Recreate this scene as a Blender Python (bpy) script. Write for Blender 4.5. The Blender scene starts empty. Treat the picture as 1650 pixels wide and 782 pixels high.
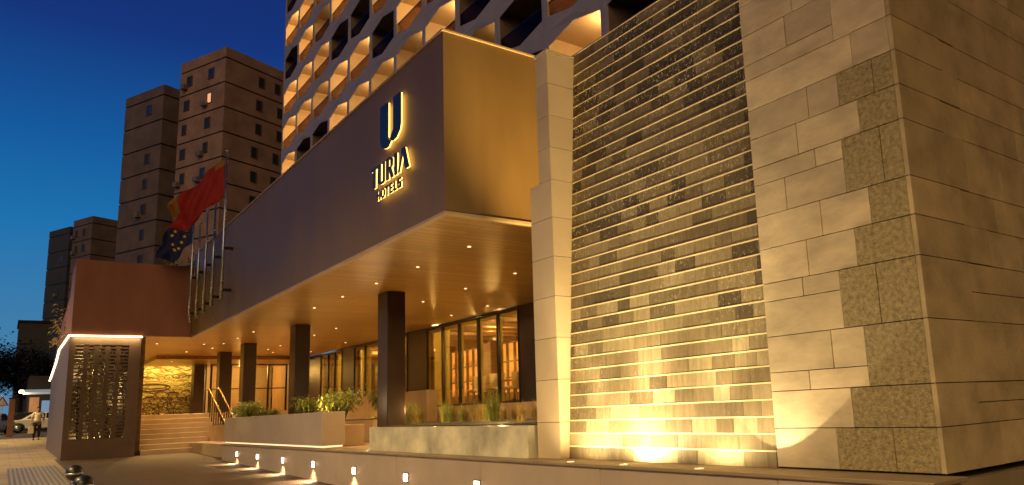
import bpy, bmesh, math, random
from mathutils import Vector, Matrix, noise
PI = math.pi
R = math.radians
S = bpy.context.scene
COL = S.collection

# ------------------------------------------------------------------ camera
W_PX = 1650.0
F_PX, PPX, PPY = 1207.7446, 944.988, 438.601
CM = [[0.7931933964715557, -0.6074611387954498, -0.04283924190800416],
      [0.07372468729136214, 0.1656193811666456, -0.9834301658306848],
      [0.6044906171957578, 0.7768920037143596, 0.17615308196843812]]
CAM = Vector((0, 0, 1.6))
cam = bpy.data.cameras.new('camera')
camo = bpy.data.objects.new('camera', cam)
COL.objects.link(camo)
cam.sensor_width = 36.0
cam.lens = 36.0 * F_PX / W_PX
cam.shift_x = -(PPX - 825.0) / W_PX
cam.shift_y = (PPY - 391.0) / W_PX
cam.clip_start = 0.05
cam.clip_end = 2000
r_, d_, f_ = [Vector(v) for v in CM]
mw = Matrix.Identity(4)
for i in range(3):
    mw[i][0] = r_[i]; mw[i][1] = -d_[i]; mw[i][2] = -f_[i]; mw[i][3] = CAM[i]
camo.matrix_world = mw
S.camera = camo

def proj(p):
    v = Vector(p) - CAM
    z = f_.dot(v)
    if z <= 0.01: return (-9999, -9999)
    return (F_PX * r_.dot(v) / z + PPX, F_PX * d_.dot(v) / z + PPY)

# ------------------------------------------------------------------ world, sun, exposure
EXPO = 0.0
world = bpy.data.worlds.new('World'); S.world = world
world.use_nodes = True
wn = world.node_tree; wn.nodes.clear()
sky = wn.nodes.new('ShaderNodeTexSky'); sky.sky_type = 'NISHITA'
sky.sun_disc = False
sky.sun_elevation = R(-3.0)
sky.sun_rotation = R(300)
sky.altitude = 0; sky.air_density = 1.0; sky.dust_density = 0.4; sky.ozone_density = 4.0
bg = wn.nodes.new('ShaderNodeBackground'); bg.inputs[1].default_value = 1.08
wo = wn.nodes.new('ShaderNodeOutputWorld')
wg = wn.nodes.new('ShaderNodeTexCoord'); wsx = wn.nodes.new('ShaderNodeSeparateXYZ'); wn.links.new(wg.outputs['Generated'], wsx.inputs[0])
wr = wn.nodes.new('ShaderNodeValToRGB'); wn.links.new(wsx.outputs['Z'], wr.inputs[0])
def s2l(*c): return tuple(((v / 255 + .055) / 1.055) ** 2.4 if v > 10 else v / 255 / 12.92 for v in c)
SKY_STOPS = [(0.0, s2l(88, 134, 165)), (.126, s2l(58, 124, 171)), (.225, s2l(27, 113, 174)), (.32, s2l(18, 89, 156)), (.43, s2l(20, 52, 122)), (.55, s2l(18, 40, 104)), (1.0, s2l(10, 22, 66))]
while len(wr.color_ramp.elements) < len(SKY_STOPS): wr.color_ramp.elements.new(.5)
for i_, (p_, c_) in enumerate(SKY_STOPS):
    wr.color_ramp.elements[i_].position = p_; wr.color_ramp.elements[i_].color = (*c_, 1)
wm = wn.nodes.new('ShaderNodeMix'); wm.data_type = 'RGBA'; wm.inputs[0].default_value = .10
wn.links.new(wr.outputs[0], wm.inputs[6]); wn.links.new(sky.outputs[0], wm.inputs[7])
# the eastern half of the dusk sky, behind the viewpoint, is darker and warmer with city glow
wmr = wn.nodes.new('ShaderNodeMapRange'); wmr.inputs['From Min'].default_value = -.25; wmr.inputs['From Max'].default_value = .75; wmr.interpolation_type = 'SMOOTHSTEP'
wn.links.new(wsx.outputs['Y'], wmr.inputs[0])
we = wn.nodes.new('ShaderNodeMix'); we.data_type = 'RGBA'; we.inputs[6].default_value = (.020, .013, .012, 1)
wn.links.new(wmr.outputs[0], we.inputs[0]); wn.links.new(wm.outputs[2], we.inputs[7]); wn.links.new(we.outputs[2], bg.inputs[0]); wn.links.new(bg.outputs[0], wo.inputs[0])

sl = bpy.data.lights.new('dusk_sun', 'SUN'); sl.energy = 0.75; sl.angle = R(45); sl.color = (1.0, 0.64, 0.34)
so = bpy.data.objects.new('dusk_sun', sl); COL.objects.link(so)
so.rotation_euler = Vector((0.55, 0.72, -0.42)).to_track_quat('-Z', 'Y').to_euler()

S.view_settings.view_transform = 'Standard'
S.view_settings.look = 'None'
S.view_settings.gamma = 1.0
S.view_settings.use_curve_mapping = False
S.view_settings.exposure = EXPO
S.render.engine = 'CYCLES'
S.cycles.use_denoising = True
S.cycles.max_bounces = 6
S.cycles.diffuse_bounces = 3
S.cycles.glossy_bounces = 3
S.cycles.transmission_bounces = 4
S.cycles.transparent_max_bounces = 12
S.cycles.sample_clamp_indirect = 4.0
S.cycles.caustics_reflective = False
S.cycles.caustics_refractive = False

WARM = (1.0, 0.63, 0.22)
WARM2 = (1.0, 0.66, 0.32)

def lamp(name, typ, loc, energy, color=WARM, radius=0.05, aim=None, angle=100, blend=0.5, parent=None, size=None):
    l = bpy.data.lights.new(name, typ); l.energy = energy; l.color = color
    if typ in ('POINT', 'SPOT'): l.shadow_soft_size = radius
    if typ == 'SPOT': l.spot_size = R(angle); l.spot_blend = blend
    if typ == 'AREA':
        l.shape = 'RECTANGLE'; l.size, l.size_y = size
    o = bpy.data.objects.new(name, l); COL.objects.link(o)
    o.location = loc
    if aim is not None:
        o.rotation_euler = Vector(aim).to_track_quat('-Z', 'Y').to_euler()
    if parent:
        o.parent = parent; o.location = Vector(loc) - parent.location
    return o

# ------------------------------------------------------------------ materials
MATS = {}
def ramp(nt, fac, stops):
    r = nt.nodes.new('ShaderNodeValToRGB')
    e = r.color_ramp.elements
    while len(e) < len(stops): e.new(0.5)
    for i, (p, c) in enumerate(stops):
        e[i].position = p; e[i].color = (*c, 1)
    nt.links.new(fac, r.inputs[0])
    return r.outputs[0]

def mat(name, col, rough=0.6, metal=0.0, var=0.25, scale=3.0, bump=0.0, bscale=40.0, coat=0.0, stretch=None, island=0.0,
        emit=None, estr=0.0, spec=0.5, col2=None, subs=0):
    """procedural principled: base colour varied by two octaves of noise, optional random-per-island tone, bump."""
    m = bpy.data.materials.new(name); m.use_nodes = True
    nt = m.node_tree; b = nt.nodes['Principled BSDF']
    tc = nt.nodes.new('ShaderNodeTexCoord'); src = tc.outputs['Object']
    if stretch:
        mp = nt.nodes.new('ShaderNodeMapping'); mp.inputs['Scale'].default_value = stretch
        nt.links.new(src, mp.inputs[0]); src = mp.outputs[0]
    n = nt.nodes.new('ShaderNodeTexNoise'); n.inputs['Scale'].default_value = scale; n.inputs['Detail'].default_value = 6; n.inputs['Roughness'].default_value = 0.6
    nt.links.new(src, n.inputs['Vector'])
    lo = tuple(c * (1 - var) for c in col); hi = tuple(min(1, c * (1 + var)) for c in (col2 or col))
    c = ramp(nt, n.outputs['Fac'], [(0.3, lo), (0.7, hi)])
    if island:
        g = nt.nodes.new('ShaderNodeNewGeometry')
        mr = nt.nodes.new('ShaderNodeMapRange'); mr.inputs['To Min'].default_value = 1 - island; mr.inputs['To Max'].default_value = 1 + island
        nt.links.new(g.outputs['Random Per Island'], mr.inputs[0])
        mx = nt.nodes.new('ShaderNodeMix'); mx.data_type = 'RGBA'; mx.blend_type = 'MULTIPLY'; mx.inputs[0].default_value = 1
        nt.links.new(c, mx.inputs[6]); nt.links.new(mr.outputs[0], mx.inputs[7]); c = mx.outputs[2]
    nt.links.new(c, b.inputs['Base Color'])
    b.inputs['Metallic'].default_value = metal
    b.inputs['Specular IOR Level'].default_value = spec
    rr = nt.nodes.new('ShaderNodeMapRange'); rr.inputs['To Min'].default_value = max(0, rough - 0.08); rr.inputs['To Max'].default_value = min(1, rough + 0.08)
    nt.links.new(n.outputs['Fac'], rr.inputs[0]); nt.links.new(rr.outputs[0], b.inputs['Roughness'])
    if coat: b.inputs['Coat Weight'].default_value = coat; b.inputs['Coat Roughness'].default_value = 0.15
    if bump:
        n2 = nt.nodes.new('ShaderNodeTexNoise'); n2.inputs['Scale'].default_value = bscale; n2.inputs['Detail'].default_value = 5
        nt.links.new(src, n2.inputs['Vector'])
        bp = nt.nodes.new('ShaderNodeBump'); bp.inputs['Strength'].default_value = bump; bp.inputs['Distance'].default_value = 0.02
        nt.links.new(n2.outputs['Fac'], bp.inputs['Height']); nt.links.new(bp.outputs[0], b.inputs['Normal'])
    if emit:
        b.inputs['Emission Color'].default_value = (*emit, 1); b.inputs['Emission Strength'].default_value = estr
    MATS[name] = m
    return m

def glass(name, tint, t=0.8, rough=0.02):
    m = bpy.data.materials.new(name); m.use_nodes = True
    nt = m.node_tree; nt.nodes.clear()
    tr = nt.nodes.new('ShaderNodeBsdfTransparent'); tr.inputs[0].default_value = (*tint, 1)
    gl = nt.nodes.new('ShaderNodeBsdfGlossy'); gl.inputs['Roughness'].default_value = rough; gl.inputs[0].default_value = (0.8, 0.8, 0.8, 1)
    fr = nt.nodes.new('ShaderNodeFresnel'); fr.inputs[0].default_value = 1.5
    nz = nt.nodes.new('ShaderNodeMath'); nz.operation = 'MULTIPLY_ADD'; nz.inputs[1].default_value = t; nz.inputs[2].default_value = 0.02
    nt.links.new(fr.outputs[0], nz.inputs[0])
    mx = nt.nodes.new('ShaderNodeMixShader'); o = nt.nodes.new('ShaderNodeOutputMaterial')
    nt.links.new(nz.outputs[0], mx.inputs[0]); nt.links.new(tr.outputs[0], mx.inputs[1]); nt.links.new(gl.outputs[0], mx.inputs[2])
    nt.links.new(mx.outputs[0], o.inputs[0])
    return m

def emis(name, col, strength):
    m = bpy.data.materials.new(name); m.use_nodes = True
    b = m.node_tree.nodes['Principled BSDF']
    b.inputs['Base Color'].default_value = (*[0.8 * c for c in col], 1); b.inputs['Roughness'].default_value = 0.5
    b.inputs['Emission Color'].default_value = (*col, 1); b.inputs['Emission Strength'].default_value = strength
    return m

M_FASCIA = mat('bronze_render', (0.195, 0.118, 0.045), 0.55, var=0.15, scale=1.1, bump=0.08, bscale=120, stretch=(1, 1, .3))
M_FASCIA_SIDE = M_FASCIA
def soffit_mat():
    m = bpy.data.materials.new('copper_soffit'); m.use_nodes = True
    nt = m.node_tree; b = nt.nodes['Principled BSDF']; tc = nt.nodes.new('ShaderNodeTexCoord')
    br = nt.nodes.new('ShaderNodeTexBrick'); br.inputs['Scale'].default_value = 1; br.inputs['Brick Width'].default_value = 2.4; br.inputs['Row Height'].default_value = .22
    br.inputs['Mortar Size'].default_value = .010; br.inputs['Mortar Smooth'].default_value = .3
    br.inputs['Color1'].default_value = (.40, .22, .045, 1); br.inputs['Color2'].default_value = (.50, .28, .065, 1); br.inputs['Mortar'].default_value = (.20, .10, .03, 1)
    nt.links.new(tc.outputs['Object'], br.inputs['Vector'])
    mp = nt.nodes.new('ShaderNodeMapping'); mp.inputs['Scale'].default_value = (.7, 16, 1); nt.links.new(tc.outputs['Object'], mp.inputs[0])
    n = nt.nodes.new('ShaderNodeTexNoise'); n.inputs['Scale'].default_value = 1.5; n.inputs['Detail'].default_value = 7; nt.links.new(mp.outputs[0], n.inputs['Vector'])
    g = ramp(nt, n.outputs['Fac'], [(.3, (.78, .76, .72)), (.7, (1.1, 1.1, 1.1))])
    mx = nt.nodes.new('ShaderNodeMix'); mx.data_type = 'RGBA'; mx.blend_type = 'MULTIPLY'; mx.inputs[0].default_value = 1
    nt.links.new(br.outputs[0], mx.inputs[6]); nt.links.new(g, mx.inputs[7]); nt.links.new(mx.outputs[2], b.inputs['Base Color'])
    b.inputs['Metallic'].default_value = .25
    mr = nt.nodes.new('ShaderNodeMapRange'); mr.inputs['To Min'].default_value = .26; mr.inputs['To Max'].default_value = .44; nt.links.new(n.outputs['Fac'], mr.inputs[0]); nt.links.new(mr.outputs[0], b.inputs['Roughness'])
    bp = nt.nodes.new('ShaderNodeBump'); bp.inputs['Strength'].default_value = .12; bp.inputs['Distance'].default_value = .01; bp.invert = True
    nt.links.new(br.outputs['Fac'], bp.inputs['Height']); nt.links.new(bp.outputs[0], b.inputs['Normal'])
    return m
M_SOFFIT = soffit_mat()
M_TRIM = mat('pale_trim', (0.50, 0.36, 0.22), 0.5, var=0.1)
M_COLUMN = mat('dark_bronze', (0.034, 0.018, 0.012), 0.38, metal=0.3, var=0.2, scale=1.5)
M_DARK = mat('dark_metal', (0.018, 0.013, 0.010), 0.45, metal=0.3, var=0.2)
M_STONE = mat('sawn_limestone', (0.58, 0.465, 0.285), 0.5, var=0.22, scale=2.6, bump=0.14, bscale=45, island=0.16, stretch=(1, 1, 2.2))
M_ROUGH = mat('hammered_limestone', (0.36, 0.285, 0.14), 0.8, var=0.42, scale=26, bump=1.0, bscale=55, island=0.14)
M_GROUT = mat('stone_core', (0.10, 0.08, 0.055), 0.9, var=0.2)
M_COLSTONE = mat('column_stone', (0.66, 0.51, 0.29), 0.45, var=0.08, scale=1.5, island=0.07, bump=0.04, bscale=60)
M_CONC = mat('greige_concrete', (0.48, 0.38, 0.29), 0.42, var=0.12, scale=1.3, bump=0.08, bscale=30)
M_CONC2 = mat('polished_planter_concrete', (0.58, 0.53, 0.36), 0.30, var=0.34, scale=1.6, bump=0.05, bscale=12, col2=(0.72, 0.66, 0.45))  # mottling paints the water's rippling reflections into the base colour
M_COPING = mat('coping_stone', (0.30, 0.22, 0.13), 0.5, var=0.15, scale=2)
M_TAN = mat('tan_render', (0.48, 0.33, 0.19), 0.6, var=0.12, scale=2, bump=0.1, bscale=60)
M_STEP = mat('step_stone', (0.52, 0.38, 0.23), 0.5, var=0.12, scale=2.5, bump=0.05, bscale=60)
M_SOIL = mat('soil', (0.05, 0.035, 0.02), 0.95, var=0.4, scale=8, bump=0.5, bscale=30)
M_WOODW = mat('walnut', (0.20, 0.115, 0.045), 0.45, var=0.3, scale=2, stretch=(1, 1, 6))
M_PLASTER = mat('warm_plaster', (0.55, 0.42, 0.28), 0.7, var=0.1)
M_TOWERF = mat('white_precast', (0.46, 0.40, 0.40), 0.6, var=0.10, scale=0.7, bump=0.06, bscale=20)
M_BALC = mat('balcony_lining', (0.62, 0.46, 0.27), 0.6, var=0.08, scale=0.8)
M_BALCFLOOR = mat('balcony_floor', (0.20, 0.13, 0.08), 0.6, var=0.15)
M_BALCWIN = mat('dark_glazing', (0.02, 0.016, 0.014), 0.12, var=0.2)
M_RAILGLASS = glass('bronze_glass', (0.46, 0.37, 0.26), 0.02, .25)
M_SHUTTER = mat('timber_shutter', (0.34, 0.17, 0.06), 0.55, var=0.25, scale=2, stretch=(1, 12, 1))
M_PANE = glass('clear_pane', (0.93, 0.88, 0.72), 0.55)
M_BRASS = mat('brass', (0.72, 0.44, 0.16), 0.25, metal=0.9, var=0.1)
M_STEEL = mat('brushed_steel', (0.50, 0.54, 0.60), 0.28, metal=0.95, var=0.1)
M_FLOOR = mat('terrace_floor', (0.46, 0.34, 0.21), 0.42, var=0.15, scale=1.5)
def mural_mat():
    m = mat('gilded_relief', (0.50, 0.31, 0.07), 0.45, metal=0.3, var=0.35, scale=1.6, col2=(0.46, 0.38, 0.10))
    nt = m.node_tree; b = nt.nodes['Principled BSDF']; tc = nt.nodes.new('ShaderNodeTexCoord')
    n = nt.nodes.new('ShaderNodeTexNoise'); n.inputs['Scale'].default_value = 2.2; n.inputs['Detail'].default_value = 3
    nt.links.new(tc.outputs['Object'], n.inputs['Vector'])
    ad = nt.nodes.new('ShaderNodeMix'); ad.data_type = 'RGBA'; ad.inputs[0].default_value = .35; nt.links.new(tc.outputs['Object'], ad.inputs[6]); nt.links.new(n.outputs['Color'], ad.inputs[7])
    mp = nt.nodes.new('ShaderNodeMapping'); mp.inputs['Scale'].default_value = (1.5, 1, 6.5); nt.links.new(ad.outputs[2], mp.inputs[0])
    v = nt.nodes.new('ShaderNodeTexVoronoi'); v.feature = 'DISTANCE_TO_EDGE'; v.inputs['Scale'].default_value = 1.5; nt.links.new(mp.outputs[0], v.inputs['Vector'])
    e = ramp(nt, v.outputs['Distance'], [(.0, (.16, .13, .10)), (.10, (1, 1, 1))])
    mx = nt.nodes.new('ShaderNodeMix'); mx.data_type = 'RGBA'; mx.blend_type = 'MULTIPLY'; mx.inputs[0].default_value = .5
    src = b.inputs['Base Color'].links[0].from_socket
    nt.links.new(src, mx.inputs[6]); nt.links.new(e, mx.inputs[7]); nt.links.new(mx.outputs[2], b.inputs['Base Color'])
    bp = nt.nodes.new('ShaderNodeBump'); bp.inputs['Strength'].default_value = .8; bp.inputs['Distance'].default_value = .04
    nt.links.new(e, bp.inputs['Height']); nt.links.new(bp.outputs[0], b.inputs['Normal'])
    return m
M_MURAL = mural_mat()
M_MURALD = mat('relief_lines', (0.10, 0.055, 0.018), 0.5, metal=0.3, var=0.3)
M_CURT = mat('sheer_curtain', (0.55, 0.46, 0.14), 0.8, var=0.12, scale=1)
def add_translucency(m, col, f):
    nt = m.node_tree; b = nt.nodes['Principled BSDF']; out = [n for n in nt.nodes if n.type == 'OUTPUT_MATERIAL'][0]
    t = nt.nodes.new('ShaderNodeBsdfTranslucent'); t.inputs[0].default_value = (*col, 1)
    mx = nt.nodes.new('ShaderNodeMixShader'); mx.inputs[0].default_value = f
    nt.links.new(b.outputs[0], mx.inputs[1]); nt.links.new(t.outputs[0], mx.inputs[2]); nt.links.new(mx.outputs[0], out.inputs[0])
add_translucency(M_CURT, (.72, .60, .20), .6)
M_CREAM = mat('cream_leather', (0.62, 0.55, 0.34), 0.55, var=0.06)
M_ROOM = mat('room_lining', (0.17, 0.095, 0.038), 0.6, var=0.2, scale=1.2)
M_ROOMFLOOR = mat('oak_floor', (0.24, 0.12, 0.05), 0.35, var=0.25, scale=2, stretch=(1, 6, 1))
M_LED = emis('led_strip', (1.0, 0.72, 0.34), 9.0)
M_DOWN = emis('downlight_lens', (1.0, 0.74, 0.36), 1.8)
M_HALO = emis('sign_backlight', (1.0, 0.60, 0.14), 3.6)
M_LETTER = mat('letter_face', (0.03, 0.035, 0.06), 0.35, metal=0.4, var=0.1)
M_NICHE = emis('niche_light', (1.0, 0.44, 0.09), 1.25)
M_WALLLAMP = emis('wall_lamp_lens', (1.0, 0.80, 0.52), 22.0)
M_PAVE = None

# paving: large slabs with thin joints
def tile_mat(name, col, sx, sy, joint, rough, var=0.2, mortar=0.012, bumpd=0.15, off=0.5):
    m = bpy.data.materials.new(name); m.use_nodes = True
    nt = m.node_tree; b = nt.nodes['Principled BSDF']
    tc = nt.nodes.new('ShaderNodeTexCoord')
    br = nt.nodes.new('ShaderNodeTexBrick'); br.inputs['Scale'].default_value = 1
    br.inputs['Brick Width'].default_value = sx; br.inputs['Row Height'].default_value = sy; br.inputs['Mortar Size'].default_value = mortar
    br.offset = off
    br.inputs['Color1'].default_value = (*[c * (1 - var * .5) for c in col], 1); br.inputs['Color2'].default_value = (*[c * (1 + var * .5) for c in col], 1)
    br.inputs['Mortar'].default_value = (*joint, 1)
    nt.links.new(tc.outputs['Object'], br.inputs['Vector'])
    n = nt.nodes.new('ShaderNodeTexNoise'); n.inputs['Scale'].default_value = 0.9; n.inputs['Detail'].default_value = 7
    nt.links.new(tc.outputs['Object'], n.inputs['Vector'])
    g = ramp(nt, n.outputs['Fac'], [(0.3, (0.6, 0.6, 0.6)), (0.7, (1.15, 1.15, 1.15))])
    mx = nt.nodes.new('ShaderNodeMix'); mx.data_type = 'RGBA'; mx.blend_type = 'MULTIPLY'; mx.inputs[0].default_value = 1
    nt.links.new(br.outputs[0], mx.inputs[6]); nt.links.new(g, mx.inputs[7]); nt.links.new(mx.outputs[2], b.inputs['Base Color'])
    rr = nt.nodes.new('ShaderNodeMapRange'); rr.inputs['To Min'].default_value = rough - 0.12; rr.inputs['To Max'].default_value = rough + 0.1
    nt.links.new(n.outputs['Fac'], rr.inputs[0]); nt.links.new(rr.outputs[0], b.inputs['Roughness'])
    bp = nt.nodes.new('ShaderNodeBump'); bp.inputs['Strength'].default_value = bumpd; bp.inputs['Distance'].default_value = 0.01; bp.invert = True
    nt.links.new(br.outputs['Fac'], bp.inputs['Height']); nt.links.new(bp.outputs[0], b.inputs['Normal'])
    return m
M_FORE = tile_mat('forecourt_paving', (0.11, 0.07, 0.042), 1.2, 0.6, (0.05, 0.035, 0.022), 0.6, 0.10)
M_SIDE = tile_mat('sidewalk_paving', (0.50, 0.38, 0.19), 0.6, 0.6, (0.22, 0.17, 0.10), 0.52, 0.16)
M_ASPH = mat('asphalt', (0.05, 0.048, 0.045), 0.75, var=0.25, scale=6, bump=0.3, bscale=80)
M_TACT = mat('tactile_tile', (0.36, 0.31, 0.22), 0.4, var=0.15, scale=3)
M_KERB = mat('kerb_stone', (0.30, 0.27, 0.22), 0.6, var=0.15)
M_GROUND = mat('far_ground', (0.08, 0.07, 0.055), 0.9, var=0.3, scale=0.2)

# ------------------------------------------------------------------ mesh builder
class MB:
    def __init__(s): s.v = []; s.f = []; s.m = []; s.sm = []
    def poly(s, pts, mi=0):
        n = len(s.v); s.v += [tuple(p) for p in pts]; s.f.append(list(range(n, n + len(pts)))); s.m.append(mi); s.sm.append(False)
    def box(s, x0, x1, y0, y1, z0, z1, mi=0, fn=None):
        n = len(s.v)
        P = [(x0, y0, z0), (x1, y0, z0), (x1, y1, z0), (x0, y1, z0), (x0, y0, z1), (x1, y0, z1), (x1, y1, z1), (x0, y1, z1)]
        if fn: P = [fn(*p) for p in P]
        s.v += P
        for q in ((0, 3, 2, 1), (4, 5, 6, 7), (0, 1, 5, 4), (1, 2, 6, 5), (2, 3, 7, 6), (3, 0, 4, 7)):
            s.f.append([n + i for i in q]); s.m.append(mi); s.sm.append(False)
    def prism(s, pts, d, mi=0):
        """pts: loop of 3-D points; d: extrusion vector."""
        n = len(s.v); k = len(pts); d = Vector(d)
        s.v += [tuple(p) for p in pts] + [tuple(Vector(p) + d) for p in pts]
        s.f.append(list(range(n, n + k))[::-1]); s.f.append(list(range(n + k, n + 2 * k)))
        s.m += [mi, mi]; s.sm += [False, False]
        for i in range(k):
            j = (i + 1) % k
            s.f.append([n + i, n + j, n + k + j, n + k + i]); s.m.append(mi); s.sm.append(False)
    def tube(s, pts, rad, seg=8, mi=0, smooth=True, caps=True):
        n = len(s.v); k = len(pts)
        pts = [Vector(p) for p in pts]
        rads = rad if isinstance(rad, (list, tuple)) else [rad] * k
        for i, p in enumerate(pts):
            t = (pts[min(i + 1, k - 1)] - pts[max(i - 1, 0)]).normalized()
            a = t.cross(Vector((0, 0, 1))) if abs(t.z) < 0.95 else t.cross(Vector((1, 0, 0)))
            a.normalize(); b = t.cross(a)
            for q in range(seg):
                an = 2 * PI * q / seg
                s.v.append(tuple(p + (a * math.cos(an) + b * math.sin(an)) * rads[i]))
        for i in range(k - 1):
            for q in range(seg):
                q2 = (q + 1) % seg
                s.f.append([n + i * seg + q, n + i * seg + q2, n + (i + 1) * seg + q2, n + (i + 1) * seg + q]); s.m.append(mi); s.sm.append(smooth)
        if caps:
            s.f.append([n + q for q in range(seg)][::-1]); s.m.append(mi); s.sm.append(False)
            s.f.append([n + (k - 1) * seg + q for q in range(seg)]); s.m.append(mi); s.sm.append(False)
    def lathe(s, prof, c=(0, 0, 0), seg=20, mi=0, axis='z', smooth=True):
        n = len(s.v); k = len(prof)
        for r, h in prof:
            for q in range(seg):
                a = 2 * PI * q / seg
                u, w = r * math.cos(a), r * math.sin(a)
                p = (u, w, h) if axis == 'z' else ((h, u, w) if axis == 'x' else (u, h, w))
                s.v.append((c[0] + p[0], c[1] + p[1], c[2] + p[2]))
        for i in range(k - 1):
            for q in range(seg):
                q2 = (q + 1) % seg
                s.f.append([n + i * seg + q, n + i * seg + q2, n + (i + 1) * seg + q2, n + (i + 1) * seg + q]); s.m.append(mi); s.sm.append(smooth)
        s.f.append([n + q for q in range(seg)][::-1]); s.m.append(mi); s.sm.append(False)
        s.f.append([n + (k - 1) * seg + q for q in range(seg)]); s.m.append(mi); s.sm.append(False)
    def build(s, name, mats, parent=None, bevel=0.0, fixn=True):
        if not isinstance(mats, (list, tuple)): mats = [mats]
        off = parent_world(parent)
        me = bpy.data.meshes.new(name)
        me.from_pydata([(x - off.x, y - off.y, z - off.z) for x, y, z in s.v], [], s.f)
        for m in mats: me.materials.append(m)
        me.polygons.foreach_set('material_index', s.m)
        me.polygons.foreach_set('use_smooth', s.sm)
        me.update()
        if fixn:
            bm = bmesh.new(); bm.from_mesh(me); bmesh.ops.recalc_face_normals(bm, faces=bm.faces); bm.to_mesh(me); bm.free()
        o = bpy.data.objects.new(name, me); COL.objects.link(o)
        if parent: o.parent = parent
        if bevel:
            b = o.modifiers.new('bevel', 'BEVEL'); b.width = bevel; b.segments = 2; b.limit_method = 'ANGLE'; b.angle_limit = R(40)
        return o

def parent_world(p):
    off = Vector((0, 0, 0))
    while p:
        off += p.location; p = p.parent
    return off

def thing(name, label, cat, loc=(0, 0, 0), rz=0, group=None):
    o = bpy.data.objects.new(name, None); COL.objects.link(o)
    o.location = loc; o.rotation_euler = (0, 0, rz); o.empty_display_size = 0.3
    o['label'] = label; o['category'] = cat; o['kind'] = 'thing'
    if group: o['group'] = group
    return o
def tag(o, label, cat, group=None):
    o['label'] = label; o['category'] = cat; o['kind'] = 'thing'
    if group: o['group'] = group
    return o
def structure(o): o['kind'] = 'structure'; return o
def dup(root, loc=None, rz=None, label=None):
    c = root.copy(); COL.objects.link(c)
    if loc is not None: c.location = loc
    if rz is not None: c.rotation_euler = (0, 0, rz)
    if label: c['label'] = label
    for ch in list(root.children):
        cc = ch.copy(); COL.objects.link(cc); cc.parent = c
        for g in list(ch.children):
            gg = g.copy(); COL.objects.link(gg); gg.parent = cc
    return c

SLOPE = 0.021
def gz(y): return SLOPE * max(-15.0, min(75.0, y))

# ================================================================== SETTING
def strip_sheet(name, x0, x1, ys, m, off):
    mb = MB()
    for a, b in zip(ys[:-1], ys[1:]):
        mb.poly([(x0, a, gz(a) + off), (x1, a, gz(a) + off), (x1, b, gz(b) + off), (x0, b, gz(b) + off)])
    return structure(mb.build(name, m))
strip_sheet('ground', -400, 400, [-60, -15, 20, 75, 900], M_GROUND, -0.012)
strip_sheet('sidewalk', -3.2, 1.45, [-15, 10, 30, 55.5], M_SIDE, 0.0)
strip_sheet('forecourt', 1.45, 11.9, [-15, 2, 29.42, 30.5], M_FORE, 0.0)
strip_sheet('side_path', 1.45, 4.0, [30.5, 40, 55.5], M_SIDE, 0.0)
strip_sheet('road', -60, 40, [55.9, 66, 75, 76], M_ASPH, -0.006)
mb = MB(); mb.box(-3.2, 4.0, 55.5, 55.7, gz(55.6) - 0.06, gz(55.6) + 0.012); structure(mb.build('kerb', M_KERB, bevel=0.01))
mb = MB()
for i in range(11):
    x = 0.30 + i * 0.095
    for a, b in ((4, 14), (14, 20), (20, 27.2)):
        mb.prism([(x - 0.028, a, gz(a) + 0.002), (x + 0.028, a, gz(a) + 0.002), (x + 0.02, a, gz(a) + 0.012), (x - 0.02, a, gz(a) + 0.012)], (0, b - a, gz(b) - gz(a)))
structure(mb.build('tactile_paving', M_TACT))
mb = MB()
for i in range(10):
    x = 0.34 + 0.095 * 4
mb.poly([(0.22, 4, gz(4) + 0.004), (1.33, 4, gz(4) + 0.004), (1.33, 27.2, gz(27.2) + 0.004), (0.22, 27.2, gz(27.2) + 0.004)])
structure(mb.build('tactile_base', mat('tactile_bed', (0.20, 0.165, 0.12), 0.45, var=0.2)))

# ================================================================== PODIUM BUILDING
ZS = 4.6
FX = 5.08
hotel = thing('hotel_podium', 'low bronze hotel front with overhanging upper storey on dark square columns', 'building', (8.5, 20, 0.9))
# fascia wall + return facing the camera
mb = MB()
mb.box(FX, FX + 0.3, 9.95, 29.30, ZS, 7.53)
mb.box(FX + 0.3, 10.2, 9.95, 10.25, ZS, 7.53)
mb.build('fascia', M_FASCIA, hotel)
mb = MB(); mb.box(FX + 0.3, 18.0, 10.25, 67, 7.2, 7.4); mb.build('roof', M_FASCIA, hotel)
# soffit with a pale border
mb = MB()
mb.box(FX + 0.10, 11.80, 10.05, 37.6, ZS - 0.001, ZS + 0.12)
mb.box(1.75, FX + 0.10, 29.50, 42.4, ZS - 0.001, ZS + 0.12)
mb.box(FX + 0.10, 11.80, 37.6, 42.4, ZS - 0.16, ZS + 0.12)
mb.build('soffit', M_SOFFIT, hotel)
mb = MB()
mb.box(FX - 0.015, FX + 0.098, 9.93, 29.3, ZS - 0.045, ZS - 0.004)
mb.box(FX + 0.10, 10.2, 9.93, 10.05, ZS - 0.045, ZS - 0.004)
mb.build('soffit_trim', M_TRIM, hotel)
mb = MB(); mb.box(FX - 0.03, FX + 0.34, 9.92, 29.3, 7.53, 7.56); mb.box(FX + 0.34, 10.2, 9.92, 10.29, 7.53, 7.56); mb.build('parapet_cap', M_TRIM, hotel)
# columns
for cy, zb in ((17.35, 0.9), (24.7, 0.9), (31.25, 1.5), (35.35, 1.9), (40.85, 1.9)):
    mb = MB(); mb.box(7.29, 7.76, cy, cy + 0.62, zb, ZS); mb.build('column', M_COLUMN, hotel, bevel=0.02)
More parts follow.
